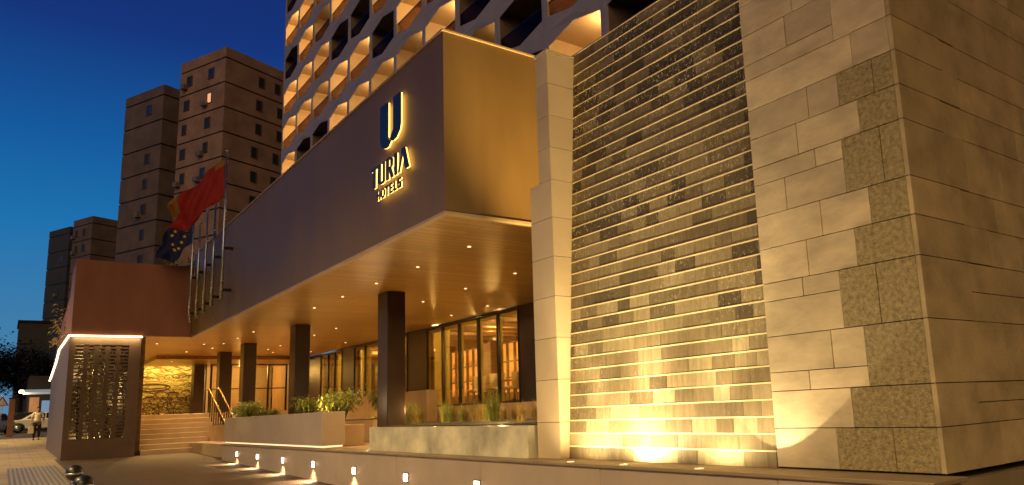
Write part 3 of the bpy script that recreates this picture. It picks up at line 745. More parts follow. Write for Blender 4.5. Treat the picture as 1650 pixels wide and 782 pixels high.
# water-stained brick: per-brick tone, vertical streaks, droplets
def brick_mat():
    m = bpy.data.materials.new('wet_brick'); m.use_nodes = True
    nt = m.node_tree; b = nt.nodes['Principled BSDF']
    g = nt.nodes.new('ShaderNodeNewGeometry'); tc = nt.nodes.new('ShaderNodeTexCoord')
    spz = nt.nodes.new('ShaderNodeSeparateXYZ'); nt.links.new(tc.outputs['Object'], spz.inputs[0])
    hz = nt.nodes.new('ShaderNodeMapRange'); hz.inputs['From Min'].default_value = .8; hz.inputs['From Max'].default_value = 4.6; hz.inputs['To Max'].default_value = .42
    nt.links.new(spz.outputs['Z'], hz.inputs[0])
    sub = nt.nodes.new('ShaderNodeMath'); sub.operation = 'SUBTRACT'; sub.use_clamp = True   # darker with height: uplight falloff painted in, together with wetter stone
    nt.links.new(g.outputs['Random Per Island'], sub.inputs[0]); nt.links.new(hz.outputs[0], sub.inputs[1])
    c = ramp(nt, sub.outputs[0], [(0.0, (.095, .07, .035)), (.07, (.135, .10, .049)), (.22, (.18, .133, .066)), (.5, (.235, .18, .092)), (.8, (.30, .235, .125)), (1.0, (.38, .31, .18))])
    mp = nt.nodes.new('ShaderNodeMapping'); mp.inputs['Scale'].default_value = (1, 14, 2.2); nt.links.new(tc.outputs['Object'], mp.inputs[0])
    n = nt.nodes.new('ShaderNodeTexNoise'); n.inputs['Scale'].default_value = 1.6; n.inputs['Detail'].default_value = 8; n.inputs['Roughness'].default_value = .7; nt.links.new(mp.outputs[0], n.inputs['Vector'])
    st_ = ramp(nt, n.outputs['Fac'], [(.30, (.70, .67, .62)), (.65, (1.12, 1.12, 1.12))])
    mx = nt.nodes.new('ShaderNodeMix'); mx.data_type = 'RGBA'; mx.blend_type = 'MULTIPLY'; mx.inputs[0].default_value = 1
    nt.links.new(c, mx.inputs[6]); nt.links.new(st_, mx.inputs[7])
    # foam flecks of running water, denser towards the upper courses
    mp2 = nt.nodes.new('ShaderNodeMapping'); mp2.inputs['Scale'].default_value = (1, 26, 16); nt.links.new(tc.outputs['Object'], mp2.inputs[0])
    n2 = nt.nodes.new('ShaderNodeTexNoise'); n2.inputs['Scale'].default_value = 1.5; n2.inputs['Detail'].default_value = 4; n2.inputs['Distortion'].default_value = 1.2; nt.links.new(mp2.outputs[0], n2.inputs['Vector'])
    n3 = nt.nodes.new('ShaderNodeTexNoise'); n3.inputs['Scale'].default_value = 1.1; n3.inputs['Detail'].default_value = 3; nt.links.new(tc.outputs['Object'], n3.inputs['Vector'])
    sep = nt.nodes.new('ShaderNodeSeparateXYZ'); nt.links.new(tc.outputs['Object'], sep.inputs[0])
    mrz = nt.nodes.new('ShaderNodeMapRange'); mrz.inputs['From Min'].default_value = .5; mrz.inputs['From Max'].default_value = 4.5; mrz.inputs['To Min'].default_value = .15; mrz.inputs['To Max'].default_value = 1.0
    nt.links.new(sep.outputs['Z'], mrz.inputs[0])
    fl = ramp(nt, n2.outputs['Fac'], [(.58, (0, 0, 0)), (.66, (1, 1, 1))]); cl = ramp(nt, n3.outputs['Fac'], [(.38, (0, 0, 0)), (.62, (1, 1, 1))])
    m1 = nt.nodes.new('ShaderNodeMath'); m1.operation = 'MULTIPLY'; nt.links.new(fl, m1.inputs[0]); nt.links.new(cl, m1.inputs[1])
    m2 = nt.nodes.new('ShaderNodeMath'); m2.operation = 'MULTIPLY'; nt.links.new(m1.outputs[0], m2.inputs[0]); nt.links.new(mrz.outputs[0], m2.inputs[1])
    mx2 = nt.nodes.new('ShaderNodeMix'); mx2.data_type = 'RGBA'; nt.links.new(m2.outputs[0], mx2.inputs[0]); nt.links.new(mx.outputs[2], mx2.inputs[6]); mx2.inputs[7].default_value = (.75, .68, .5, 1)
    nt.links.new(mx2.outputs[2], b.inputs['Base Color'])
    b.inputs['Roughness'].default_value = .62; b.inputs['Specular IOR Level'].default_value = .25
    bp = nt.nodes.new('ShaderNodeBump'); bp.inputs['Strength'].default_value = .5; bp.inputs['Distance'].default_value = .012
    nt.links.new(n.outputs['Fac'], bp.inputs['Height']); nt.links.new(bp.outputs[0], b.inputs['Normal'])
    return m
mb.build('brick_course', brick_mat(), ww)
led.build('ledge', mat('gold_ledge', (0.85, 0.68, 0.36), .4, var=.15), ww)
for (x, y, e, up) in ((5.25, 5.15, 65, 330), (5.25, 6.25, 240, 520), (5.25, 7.2, 70, 330)):
    mb = MB(); mb.lathe([(.045, 0), (.045, .008)], (x, y, .974), 14); f = mb.build('uplight', M_UPL, ww)
    lamp('uplight_lamp', 'SPOT', (x, y, 1.0), e, (1.0, .78, .42), .03, (.38, 0, 1), 168, .6)
    lamp('uplight_lamp', 'SPOT', (x - .02, y, 1.0), up, (1.0, .78, .42), .03, (.11, 0, 1), 62, 1.0)
lamp('uplight_lamp', 'SPOT', (7.0, 8.42, 1.45), 5200, (1.0, .66, .20), .05, (-.08, .10, 1), 52, .9)
lamp('uplight_lamp', 'SPOT', (5.22, 4.56, 1.0), 34, (1.0, .76, .42), .012, (.42, -.12, 1), 92, .06)

pl = thing('stone_pillar', 'massive corner pillar of limestone slabs with rough quoins at its edge', 'pillar', (6.5, 3.7, .5))
PX0, PY0, PY1 = 5.62, 2.96, 4.52
mb = MB()
mb.box(PX0 + .03, 10.2, PY0 + .03, PY1, .98, 9.5); mb.build('core', M_GROUT, pl)
rows = [.985, 1.33, 1.66, 2.16, 2.66, 2.99, 3.31, 3.79, 4.09, 4.39, 4.70, 5.17, 5.5, 5.82, 6.3, 6.8, 7.2, 7.7, 8.2, 8.7, 9.4]
rough = [3.87, 3.69, 3.51, 3.69, 3.5, 3.33, 3.53, 3.34, 3.51, 3.34, 3.5, 3.36, 3.52, 3.4, 3.55, 3.4, 3.5, 3.4, 3.5, 3.4]
rjoint = {0: 3.35, 3: 3.34, 6: 3.17, 8: 3.17}
sm = {1: [], 2: ('b', 1.83, [4.09], [3.83]), 3: ('t', 2.49, [], [4.07]), 4: [3.99], 5: [3.81], 6: ('t', 3.62, [4.16], [3.81]), 7: [3.98], 8: [3.83], 9: [], 10: ('b', 4.86, [], [4.0]), 11: [3.9], 12: [4.1]}
smo = MB(); rou = MB(); rgt = MB()
g = .0035
def west(m, y0, y1, z0, z1, pr):
    m.box(PX0 - pr, PX0 + .031, y0 + g, y1 - g, z0 + g, z1 - g)
rg = random.Random(4)
for j in range(len(rows) - 1):
    z0, z1 = rows[j], rows[j + 1]
    yr = rough[j]
    spec = sm.get(j, [])
    def run(js, a, b):
        ed = [yr] + sorted(js) + [PY1]
        for p, q in zip(ed[:-1], ed[1:]): west(smo, p, q, a, b, rg.uniform(0, .003))
    if isinstance(spec, tuple):
        _, zm, lo, hi = spec; run(lo, z0, zm); run(hi, zm, z1)
    else: run(spec, z0, z1)
    xq = PX0 + (rg.uniform(.62, .8) if j % 2 else rg.uniform(.9, 1.3))
    if j in rjoint:
        rou = MB(); rou.box(PX0 - .008, PX0 + .031, rjoint[j] + g, yr - g, z0 + g, z1 - g); rou.build('rough_quoin', M_ROUGH, pl, bevel=.003)
        yq = rjoint[j]
    else: yq = yr
    mtarget = smo if j in (9, 10) else MB()
    mtarget.box(PX0 - .008, PX0 + .031, PY0 + .034, yq - g, z0 + g, z1 - g)
    if mtarget is not smo: mtarget.build('rough_quoin', M_ROUGH, pl, bevel=.003)
    rgt.box(PX0 - .008, xq, PY0 - .008, PY0 + .031, z0 + g, z1 - g)
    # recessed field of the right-hand face
    x = xq + .006
    zm = z0 + (z1 - z0) * rg.choice((1, 1, .5))
    for a, b in ((z0, zm), (zm, z1)):
        if b - a < .05: continue
        xx = x
        while xx < 10.2:
            w = rg.uniform(.6, 1.3); rgt.box(xx + g, min(10.2, xx + w) - g, PY0 + .003, PY0 + .031, a + g, b - g); xx += w
smo.build('sawn_slab', M_STONE, pl, bevel=.002)
rgt.build('face_slab', mat('warm_limestone', (0.48, 0.37, 0.20), .6, var=.24, scale=3, bump=.25, bscale=60, island=.12), pl, bevel=.003)
mb = MB(); mb.box(5.40, 10.2, 2.93, 4.6, -.1, .93); mb.box(5.36, 5.40, 2.86, 2.93, -.1, .93); mb.build('plinth', mat('plinth_stone', (0.27, 0.20, 0.12), .6, var=.2, scale=2), pl)

# ================================================================== SIGN
sg = thing('hotel_sign', 'raised backlit sign of a split U emblem over TURIA HOTELS lettering', 'sign', (FX - .05, 11.8, 6.2))
SXB, SXF = FX - .035, FX - .10
def letter(name, polys, y_left, z_base, su, sv, thick=.055, lbl=None):
    """polys: lists of (u, v); u runs to the reader's right, v up."""
    mb = MB(); hb = MB()
    for P in polys:
        pts = [(SXF - .0, y_left - u * su, z_base + v * sv) for u, v in P]
        mb.prism(pts, (thick * .55, 0, 0))
        c = Vector((0, 0, 0))
        hb.prism([(SXF + thick * .55 + .001, y, z) for _, y, z in pts], (thick * .45, 0, 0))
    a = mb.build(name, M_LETTER, sg)
    if lbl: a['label'] = lbl
    hb.build('backlight', M_HALO, a)
    return a
# emblem: two strokes parted by a slanting cut
U1 = [(0, 1.0), (0, .22), (.05, .10), (.13, .03), (.24, 0), (.36, .0), (.48, .10), (.40, .16), (.34, .24), (.34, 1.0)]
U2 = [(.62, 1.0), (.62, .30), (.46, .14), (.56, .06), (.72, .08), (.88, .2), (.92, .34), (.92, 1.0)]
letter('emblem', [U1, U2], 12.22, 6.20, .92, .82, lbl='split U shaped emblem')
def rect(a, b, c, d): return [(a, c), (b, c), (b, d), (a, d)]
T_ = [rect(-.12, 1.06, .88, 1), rect(.34, .64, 0, .88)]
U_ = [[(0, 1), (0, .2), (.12, .04), (.3, 0), (.3, 1)], rect(.3, .74, 0, .10), [(.74, 1), (.74, 0), (.9, .06), (.9, 1)]]
R_ = [rect(0, .3, 0, 1), rect(.3, .62, .9, 1), rect(.3, .62, .46, .55), [(.62, 1), (.62, .46), (.84, .56), (.88, .75), (.82, .93)], [(.42, .46), (.66, 0), (.98, 0), (.66, .47)]]
I_ = [rect(0, .5, 0, 1)]
A_ = [[(0, 0), (.08, 0), (.5, .86), (.44, 1)], [(.44, 1), (.72, 1), (1.15, 0), (.80, 0)]]
yl = 12.62
for nm, P, w in (('T', T_, .26), ('U', U_, .30), ('R', R_, .30), ('I', I_, .16), ('A', A_, .36)):
    letter('letter', P, yl, 5.60, w, .36 + .02, .05); yl -= w * (1.08 if nm != 'I' else .75) + .03
H_ = [rect(0, .24, 0, 1), rect(.7, .94, 0, 1), rect(.24, .7, .42, .58)]
O_ = [[(0, .3), (.28, 0), (.28, .16), (.22, .35), (.22, .65), (.28, .84), (.28, 1), (0, .7)], [(1, .3), (1, .7), (.72, 1), (.72, .84), (.78, .65), (.78, .35), (.72, .16), (.72, 0)], rect(.28, .72, .84, 1), rect(.28, .72, 0, .16)]
T2 = [rect(0, .9, .82, 1), rect(.33, .57, 0, .82)]
E_ = [rect(0, .24, 0, 1), rect(.24, .78, .84, 1), rect(.24, .7, .42, .58), rect(.24, .78, 0, .16)]
L_ = [rect(0, .24, 0, 1), rect(.24, .75, 0, .16)]
S_ = [rect(0, .8, 0, .17), rect(.56, .8, .17, .45), rect(0, .8, .45, .6), rect(0, .24, .6, .83), rect(0, .8, .83, 1)]
yl = 12.36
for P, w in ((H_, .15), (O_, .16), (T2, .15), (E_, .15), (L_, .14), (S_, .15)):
    letter('letter', P, yl, 5.33, w, .17, .04); yl -= w + .03

# ================================================================== FLAGPOLES AND FLAGS
pol = None
tops = (9.1, 8.2, 8.32, 8.3, 9.62)
for i, (y, zb_) in enumerate(((28.34, 5.0), (27.2, 5.0), (26.06, 5.05), (24.91, 5.1), (23.6, 5.12))):
    lab = ('steel flagpole nearest the canopy box with the blue flag', 'second steel flagpole out from the canopy box', 'middle bare flagpole of the five on the bronze wall', 'fourth steel flagpole, next to the tallest one', 'tallest flagpole, with the red flag, nearest the sign')[i]
    fpole = thing('flagpole', lab, 'flagpole', (4.82, y, zb_), 0, 'flagpoles along the bronze fascia')
    mb = MB(); mb.tube([(4.82, y, zb_), (4.82, y, zb_ + 1.6), (4.82, y, tops[i])], [.045, .038, .026], 10); mb.build('pole', M_STEEL, fpole)
    mb = MB(); mb.lathe([(.02, 0), (.045, .03), (.045, .06), (.01, .09)], (4.82, y, tops[i]), 10); mb.build('finial', M_STEEL, fpole)
    mb = MB(); mb.box(4.80, FX - .001, y - .03, y + .03, zb_ + .25, zb_ + .33); mb.build('bracket', M_DARK, fpole); mb = MB(); mb.box(4.80, FX - .001, y - .03, y + .03, zb_ + 1.5, zb_ + 1.58); mb.build('bracket', M_DARK, fpole)
def flag(name, label, p0, dirv, ln, hoist, m, droop, seed, nx=26, nz=14):
    rg = random.Random(seed); mb = MB()
    d = Vector(dirv).normalized(); sd = Vector((-d.y, d.x, 0))
    ph = rg.uniform(0, 6)
    for i in range(nx + 1):
        u = i / nx
        for j in range(nz + 1):
            v = j / nz
            fold = math.sin(u * 8 + v * 4 + ph) * .24 * u + math.sin(u * 19 - v * 5 + ph) * .09 * u ** .7
            sag = droop * (u ** 1.15) * ln + .34 * math.sin(u * 3.0) * v + .10 * math.sin(u * 11 + ph)
            wid = hoist * (1 - .42 * u)
            p = Vector(p0) + d * (u * ln * .86) + sd * fold + Vector((0, 0, -v * wid - sag + .05 * math.sin(u * 12 + ph)))
            mb.v.append(tuple(p))
    for i in range(nx):
        for j in range(nz):
            a = i * (nz + 1) + j
            mb.f.append([a, a + 1, a + nz + 2, a + nz + 1]); mb.m.append((0 if (0.27 < (j + .5) / nz < .73) else 1) if name == 'spanish' else 0); mb.sm.append(True)
    return mb
M_RED = mat('red_cloth', (0.27, 0.008, 0.007), .75, var=.2, scale=3); M_YEL = mat('yellow_cloth', (0.26, 0.13, 0.015), .75, var=.2, scale=3)
M_BLUE = mat('blue_cloth', (0.010, 0.016, 0.09), .8, var=.2, scale=3); M_STAR = mat('star_yellow', (0.75, 0.55, 0.05), .6, var=.1)
mb = flag('red', '', (4.78, 23.58, 9.42), (-.80, .60, 0), 1.9, 1.15, None, .80, 3)
nx, nz = 26, 14
for i in range(nx):
    for j in range(nz):
        v = (j + .5) / nz; u = (i + .5) / nx
        yellow = (v < .16 and u < .18) or (u > .76 and v < .5)
        mb.m[i * nz + j] = 1 if yellow else 0
o = mb.build('red_flag', [M_RED, M_YEL], None, fixn=False)
tag(o, 'red flag with yellow bands drooping from the tallest flagpole', 'flag')
so_ = o.modifiers.new('thickness', 'SOLIDIFY'); so_.thickness = .006
mb = flag('blue', '', (4.78, 28.3, 8.95), (-.82, .57, 0), 1.3, 1.2, None, .8, 9)
ef = tag(mb.build('blue_flag', M_BLUE, None, fixn=False), 'dark blue flag with yellow stars drooping behind the red flag', 'flag')
sb = MB(); vs = mb.v
for k in range(12):
    sb = MB(); a = 2 * PI * k / 12; u = .42 + .2 * math.cos(a); v = .5 + .3 * math.sin(a)
    i = int(u * nx); j = int(v * nz); p = Vector(vs[i * (nz + 1) + j])
    pts = []
    for q in range(10):
        r = .075 if q % 2 == 0 else .03
        aa = PI / 2 + q * PI / 5
        pts.append((p.x + r * math.cos(aa), p.y - .05, p.z + r * math.sin(aa)))
    sb.prism(pts, (0, .012, 0)); sb.build('star', M_STAR, ef)

# ================================================================== HOTEL TOWER
tw = thing('hotel_tower', 'pale honeycomb balcony tower rising behind the bronze hotel front', 'building', (20, 40, 7.4))
TX, PY_, PZ_, YC0, ZC0 = 18.0, 4.11, 3.24, 60.3, 16.45
K0, K1, R0, R1 = -1, 12, -2, 9
lit = {(-1, 6), (0, 5), (1, 4), (0, 4), (2, 3), (3, 3), (5, 3), (6, 2), (4, 2), (-1, 4), (0, 3), (1, 3), (2, 2), (-1, 3), (-1, 2), (9, 0), (0, 6), (2, 5), (4, 4), (3, 2), (1, 6), (1, 2 + 5)}
half = {(1, 5), (5, 2), (7, 1), (3, 5), (8, 3), (2, 6), (3, 6)}
shut = {(9, 1), (6, 3)}
mb = MB()
def fx(y, z, d): return (TX - d, y, z)
for k in range(K0, K1 + 1):
    for r in range(R0, R1 + 1):
        yc, zc = YC0 - PY_ * k, ZC0 + PZ_ * r
        hy, hz_ = PY_ / 2, PZ_ / 2
        B = .07; Fn = .0; A = .0
        sy = 1.83; sz = .93; az_ = 1.30
        # outer ring (8 pts) and inner hex (6 pts)
        TL, TM, TR = fx(yc + hy, zc + hz_, B * .35), fx(yc, zc + hz_, B), fx(yc - hy, zc + hz_, B * .35)
        BL, BM, BR = fx(yc + hy, zc - hz_, B * .35), fx(yc, zc - hz_, B), fx(yc - hy, zc - hz_, B * .35)
        LU, LD = fx(yc + hy, zc + sz * .7, .02), fx(yc + hy, zc - sz * .7, .02)
        RU, RD = fx(yc - hy, zc + sz * .7, .02), fx(yc - hy, zc - sz * .7, .02)
        h = [fx(yc + sy, zc + sz, Fn), fx(yc + .1, zc + az_, A), fx(yc - sy, zc + sz, Fn), fx(yc - sy, zc - sz, Fn), fx(yc - .1, zc - az_, A), fx(yc + sy, zc - sz, Fn)]
        h[1] = fx(yc - .05, zc + az_, A); h[4] = fx(yc + .05, zc - az_, A)
        for q in ([TL, TM, h[1], h[0]], [TM, TR, h[2], h[1]], [TL, h[0], LU], [TR, RU, h[2]], [LU, h[0], h[5], LD], [RU, RD, h[3], h[2]], [LD, h[5], BL], [RD, BR, h[3]], [BL, h[5], h[4], BM], [BM, h[4], h[3], BR]):
            mb.poly(q)
        back = [(TX + .05, p[1], p[2]) for p in h]
        for i in range(6):
            j = (i + 1) % 6; mb.poly([h[i], h[j], back[j], back[i]])
        for q in ([(TX + .05, yc + hy, zc + hz_), (TX + .05, yc - hy, zc + hz_), back[2], back[1], back[0]], [(TX + .05, yc + hy, zc + hz_), back[0], back[5], (TX + .05, yc + hy, zc - hz_)],
                  [(TX + .05, yc - hy, zc + hz_), (TX + .05, yc - hy, zc - hz_), back[3], back[2]], [(TX + .05, yc + hy, zc - hz_), back[5], back[4], back[3], (TX + .05, yc - hy, zc - hz_)]):
            mb.poly(q)
# closed far end of the lattice
yE = YC0 - PY_ * K0 + PY_ / 2
for r in range(R0, R1 + 1):
    zc = ZC0 + PZ_ * r
    mb.poly([(TX - B * .35, yE, zc + PZ_ / 2), (TX + .45, yE, zc + PZ_ / 2), (TX + .45, yE, zc - PZ_ / 2), (TX - B * .35, yE, zc - PZ_ / 2), (TX - .02, yE, zc - .65), (TX - .02, yE, zc + .65)])
mb.build('facade_lattice', M_TOWERF, tw)
mb = MB()
zlo, zhi = ZC0 + PZ_ * R0 - PZ_ / 2, ZC0 + PZ_ * R1 + PZ_ / 2
ylo = YC0 - PY_ * K1 - PY_ / 2
mb.box(TX + 2.45, TX + 14, ylo, yE - .3, 7.4, zhi)
mb.box(TX + .2, TX + 2.45, ylo, yE - .1, 7.4, zlo)
mb.build('tower_core', M_DARK, tw)
def balcony_visible(yc, zc):
    x, y = proj((TX, yc, zc))
    if x < 400 or x > 1080 or y < -95 or y > 330: return False
    top = 55 + .886 * (712 - x) if x < 712 else 55 + .26 * (x - 712)
    return y < top + 70
shell = {}
def balcony(k, r, state):
    yc, zc = YC0 - PY_ * k, ZC0 + PZ_ * r
    x0, x1 = TX + .052, TX + 2.1; y0, y1 = yc - 1.85, yc + 1.85; z0, z1 = zc - 1.36, zc + 1.36
    mb = MB()
    mb.poly([(x0, y0, z0), (x1, y0, z0), (x1, y1, z0), (x0, y1, z0)], 1)
    mb.poly([(x0, y0, z1), (x1, y0, z1), (x1, y1, z1), (x0, y1, z1)], 0)
    mb.poly([(x0, y0, z0), (x1, y0, z0), (x1, y0, z1), (x0, y0, z1)], 0); mb.poly([(x0, y1, z0), (x1, y1, z0), (x1, y1, z1), (x0, y1, z1)], 0)
    mb.poly([(x1, y0, z0), (x1, y1, z0), (x1, y1, z1), (x1, y0, z1)], 0)
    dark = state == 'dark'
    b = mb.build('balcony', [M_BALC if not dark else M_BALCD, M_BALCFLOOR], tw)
    mb = MB(); mb.box(x1 - .06, x1 - .01, y0 + .35, y1 - .9, z0 + .02, z1 - .45); mb.build('window', M_SHUTTER if state == 'shut' else M_BALCWIN, b)
    mb = MB(); mb.box(TX + .09, TX + .105, yc - 1.83, yc + 1.83, z0 + .05, z0 + 1.12, 0); mb.box(TX + .075, TX + .12, yc - 1.83, yc + 1.83, z0 + 1.12, z0 + 1.17, 1)
    mb.build('railing', [M_RAILGLASS, M_DARK], b)
    if state in ('lit', 'half', 'shut'):
        e = {'lit': 270, 'half': 60, 'shut': 110}[state] * (.5 + .9 * ((k * 37 + r * 61) % 10) / 10)
        lamp('balcony_lamp', 'POINT', (x1 - .95, yc - 1.1, z1 - .55), e, (1.0, .61, .24), .08)
M_BALCD = mat('unlit_balcony_lining', (0.20, 0.14, 0.10), .7, var=.1)  # darker copy of the lining: shade of lampless balconies put into the colour
nb = 0
for k in range(K0, K1 + 1):
    for r in range(R0, R1 + 1):
        yc, zc = YC0 - PY_ * k, ZC0 + PZ_ * r
        if balcony_visible(yc, zc):
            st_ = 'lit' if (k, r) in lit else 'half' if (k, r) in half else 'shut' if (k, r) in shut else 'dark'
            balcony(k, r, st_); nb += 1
print('balconies', nb)

# ================================================================== FAR TOWERS
M_TB = mat('brown_panel', (0.36, 0.225, 0.16), .8, var=.30, scale=.45, bump=.1, bscale=3)
M_TG = mat('grey_brown_panel', (0.17, 0.125, 0.105), .8, var=.30, scale=.45, bump=.1, bscale=3)
M_TD = mat('slate_panel', (0.06, 0.062, 0.068), .8, var=.2, scale=.2)
M_LITW = emis('lit_room', (1.0, .5, .25), .8); M_BLUEW = mat('blue_glass', (0.03, 0.04, 0.12), .1, var=.2)
M_AC = mat('ac_case', (.20, .17, .15), .6)
M_TWIN = mat('dull_glazing', (.03, .026, .024), .55, var=.3)
M_WFRAME = mat('window_frame', (0.10, 0.08, 0.07), .6)
AZ = R(24)
def apartment(label, corner, la, lb, storey, n, m, wins_a, wins_b, lit_w=(), zbase=1.5):
    """corner: top near corner; la: length of the face that runs left, lb: of the face that runs right."""
    cx, cy, cz = corner
    t = thing('apartment_tower', label, 'building', (cx, cy, zbase), AZ)
    rg = random.Random(int(cx * 10))
    def build(mb, name, mm, par):
        me = bpy.data.meshes.new(name); me.from_pydata(mb.v, [], mb.f)
        for q in (mm if isinstance(mm, list) else [mm]): me.materials.append(q)
        me.polygons.foreach_set('material_index', mb.m); me.update()
        bm = bmesh.new(); bm.from_mesh(me); bmesh.ops.recalc_face_normals(bm, faces=bm.faces); bm.to_mesh(me); bm.free()
        o = bpy.data.objects.new(name, me); COL.objects.link(o); o.parent = par; return o
    H = cz - zbase
    mb = MB()
    # local axes: x runs right-away, y runs left-away
    mb.box(.12, lb - .12, .12, la - .12, 0, H - .1, 1)
    zt = H; mb.box(0, lb, 0, la, H - 1.15, H); z = H - 1.15
    for i in range(n):
        mb.box(0, lb, 0, la, max(0, z - storey), z - .17); z -= storey
        if z <= 0: break
    build(mb, 'wall', [m, M_DARK], t)
    for (fr, flo) in wins_a:
        zc = H - 1.15 - .17 - storey * flo - storey * .42; yy = la * fr
        mb = MB(); s_ = .5 if (flo + int(fr * 10)) % 2 else .42
        mb.box(-.06, .02, yy - s_, yy - s_ + .1, zc - .6, zc + .6); mb.box(-.06, .02, yy + s_ - .1, yy + s_, zc - .6, zc + .6); mb.box(-.06, .02, yy - s_ + .1, yy + s_ - .1, zc + .5, zc + .6); mb.box(-.08, .02, yy - s_ - .05, yy + s_ + .05, zc - .66, zc - .6)
        w = build(mb, 'window', M_WFRAME, t)
        mb = MB(); mb.box(-.02, .015, yy - s_ + .1, yy + s_ - .1, zc - .6, zc + .5); build(mb, 'pane', M_LITW if (fr, flo) in lit_w else (M_BLUEW if rg.random() < .2 else M_TWIN), w)
        if rg.random() < .35:
            mb = MB(); mb.box(-.5, -.01, yy + s_ - .2, yy + s_ + .5, zc - .95, zc - .4); build(mb, 'air_conditioner', M_AC, w)
    for (fr, flo) in wins_b:
        zc = H - 1.15 - .17 - storey * flo - storey * .42; xx = lb * fr; s_ = .42
        mb = MB()
        mb.box(xx - s_, xx - s_ + .1, -.06, .02, zc - .6, zc + .6); mb.box(xx + s_ - .1, xx + s_, -.06, .02, zc - .6, zc + .6); mb.box(xx - s_ + .1, xx + s_ - .1, -.06, .02, zc + .5, zc + .6); mb.box(xx - s_, xx + s_, -.08, .02, zc - .66, zc - .6)
        w = build(mb, 'window', M_WFRAME, t)
        mb = MB(); mb.box(xx - s_ + .1, xx + s_ - .1, -.02, .015, zc - .6, zc + .5); build(mb, 'pane', M_TWIN, w)
    return t
apartment('tallest brown apartment tower with dark storey bands and one glowing window', (16.68, 84.37, 42.41), 7.95, 11, 2.86, 13, M_TB,
          [(.30, 0), (.78, 0), (.32, 1), (.82, 1), (.34, 2), (.85, 2), (.36, 3), (.86, 3), (.4, 4), (.84, 4), (.4, 5)], [(.42, 0), (.62, 0), (.4, 1), (.66, 1), (.4, 2), (.66, 2), (.36, 3), (.62, 3), (.36, 4), (.6, 4), (.36, 5), (.34, 6)], [(.32, 1)])
apartment('grey brown apartment tower just left of the tallest, half hidden at its right', (12.19, 94.21, 40.66), 7.55, 8, 3.0, 12, M_TG,
          [(.35, 0), (.33, 2), (.35, 3), (.35, 4), (.35, 5), (.35, 6)], [])
apartment('small far apartment block with dark bands right of the slate one', (9.88, 149.67, 37.35), 5.86, 6.6, 2.75, 11, M_TG, [(.4, 0), (.8, 0), (.4, 1), (.75, 1), (.5, 2)], [(.5, 4)])
apartment('farthest slate coloured block standing leftmost of the towers', (7.23, 159.8, 37.4), 6.76, 5, 3.0, 11, M_TD, [(.3, 1), (.3, 3), (.35, 4)], [])
t = thing('dark_block', 'low unlit dark building between the black trees and the slate block', 'building', (2.0, 121, 1.5))
mb = MB(); mb.box(.9, 4.2, 120, 128, 1.5, 15.3); mb.box(1.1, 2.2, 119.8, 120, 12.6, 13.2); mb.build('wall', M_TD, t)
mb = MB(); mb.box(.75, 4.3, 119.85, 128, 15.3, 15.6); mb.build('roof', M_DARK, t)
for i in range(3):
    mb = MB(); mb.box(1.5 + i * .9, 2.0 + i * .9, 119.9, 119.999, 9, 10.2); mb.build('window', M_BALCWIN, t)

# dark street trees
def tree(label, loc, h, rad, seed, m=M_DKLEAF, n=2600):
    rg = random.Random(seed); t = thing('street_tree', label, 'tree', loc, 0, 'dark trees at the end of the street')
    L = Vector(loc); tb = MB(); cb = MB()
    tb.tube([L, L + Vector((.1, 0, h * .25)), L + Vector((.15, .1, h * .5))], [.28, .22, .15], 8)
    cl = []
    for i in range(16):
        d = rdir(rg, .3); c = L + Vector((d.x * rad * .75, d.y * rad * .75, h * .62 + d.z * h * .28)); cl.append(c)
        tb.tube([L + Vector((.12, .05, h * .38)), (L + Vector((0, 0, h * .5))).lerp(c, .5), c], [.12, .07, .02], 5)
    for c in cl:
        for k in range(n // 16):
            p = c + Vector((rg.gauss(0, rad * .24), rg.gauss(0, rad * .24), rg.gauss(0, h * .085)))
            leafcard(cb, p, rdir(rg), .42 * rg.uniform(.6, 1.4), .14)
    tb.build('trunk', M_BARK, t); cb.build('crown', m, t, fixn=False)
    return t
tree('black tree silhouette at the far left edge of the street end', (-1.6, 100, 1.55), 9.6, 3.0, 1)
tree('black tree silhouette between the left edge and the dark low building', (1.4, 104, 1.55), 9.4, 2.6, 2)
tree('smaller dark tree below the slate block beside the shop', (3.6, 96, 1.55), 7.4, 2.2, 3)

# planting glimpsed on the roof beside the flags
bushy('roof_shrub', 'warmly lit shrub on the roof terrace behind the flagpoles', (5.4, 34.0, 6.1), .9, 2.2, M_LEAFY, 520, .22, .04, 'shrub', None, 61)
lamp('roof_uplight', 'POINT', (5.2, 32.6, 6.3), 30, WARM, .05)

# ================================================================== STREET END: SHOP, CARS, PERSON, SIGNS
sh = thing('corner_shop', 'small corner shop with pale lit awning behind the parked cars', 'building', (3, 84, 1.55))
mb = MB(); mb.box(1.7, 9, 84, 92, 1.55, 6.4); mb.build('wall', mat('shop_wall', (.05, .04, .035), .8, var=.2), sh)
mb = MB(); mb.prism([(1.3, 82.6, 4.9), (1.3, 83.99, 5.2), (1.3, 83.99, 5.0), (1.3, 82.6, 4.72)], (7.5, 0, 0)); mb.build('awning', emis('awning_light', (.60, .72, .78), .25), sh)
mb = MB(); mb.box(2.75, 4.2, 83.93, 83.995, 2.2, 4.2); mb.build('window', emis('shop_window', (.16, .26, .42), .8), sh)
mb = MB(); mb.box(1.85, 2.55, 83.93, 83.995, 2.0, 4.5); mb.build('poster_panel', mat('poster_orange', (.45, .24, .12), .6, var=.3, scale=2, emit=(.5, .22, .08), estr=.35), sh)
mb = MB(); mb.lathe([(.16, 0), (.2, .12), (.12, .25)], (1.2, 82.5, 4.85), 10); mb.build('lamp_globe', emis('globe', (1, .7, .35), 12), sh)
lamp('shop_lamp', 'POINT', (1.4, 82.2, 4.4), 60, WARM2, .1)

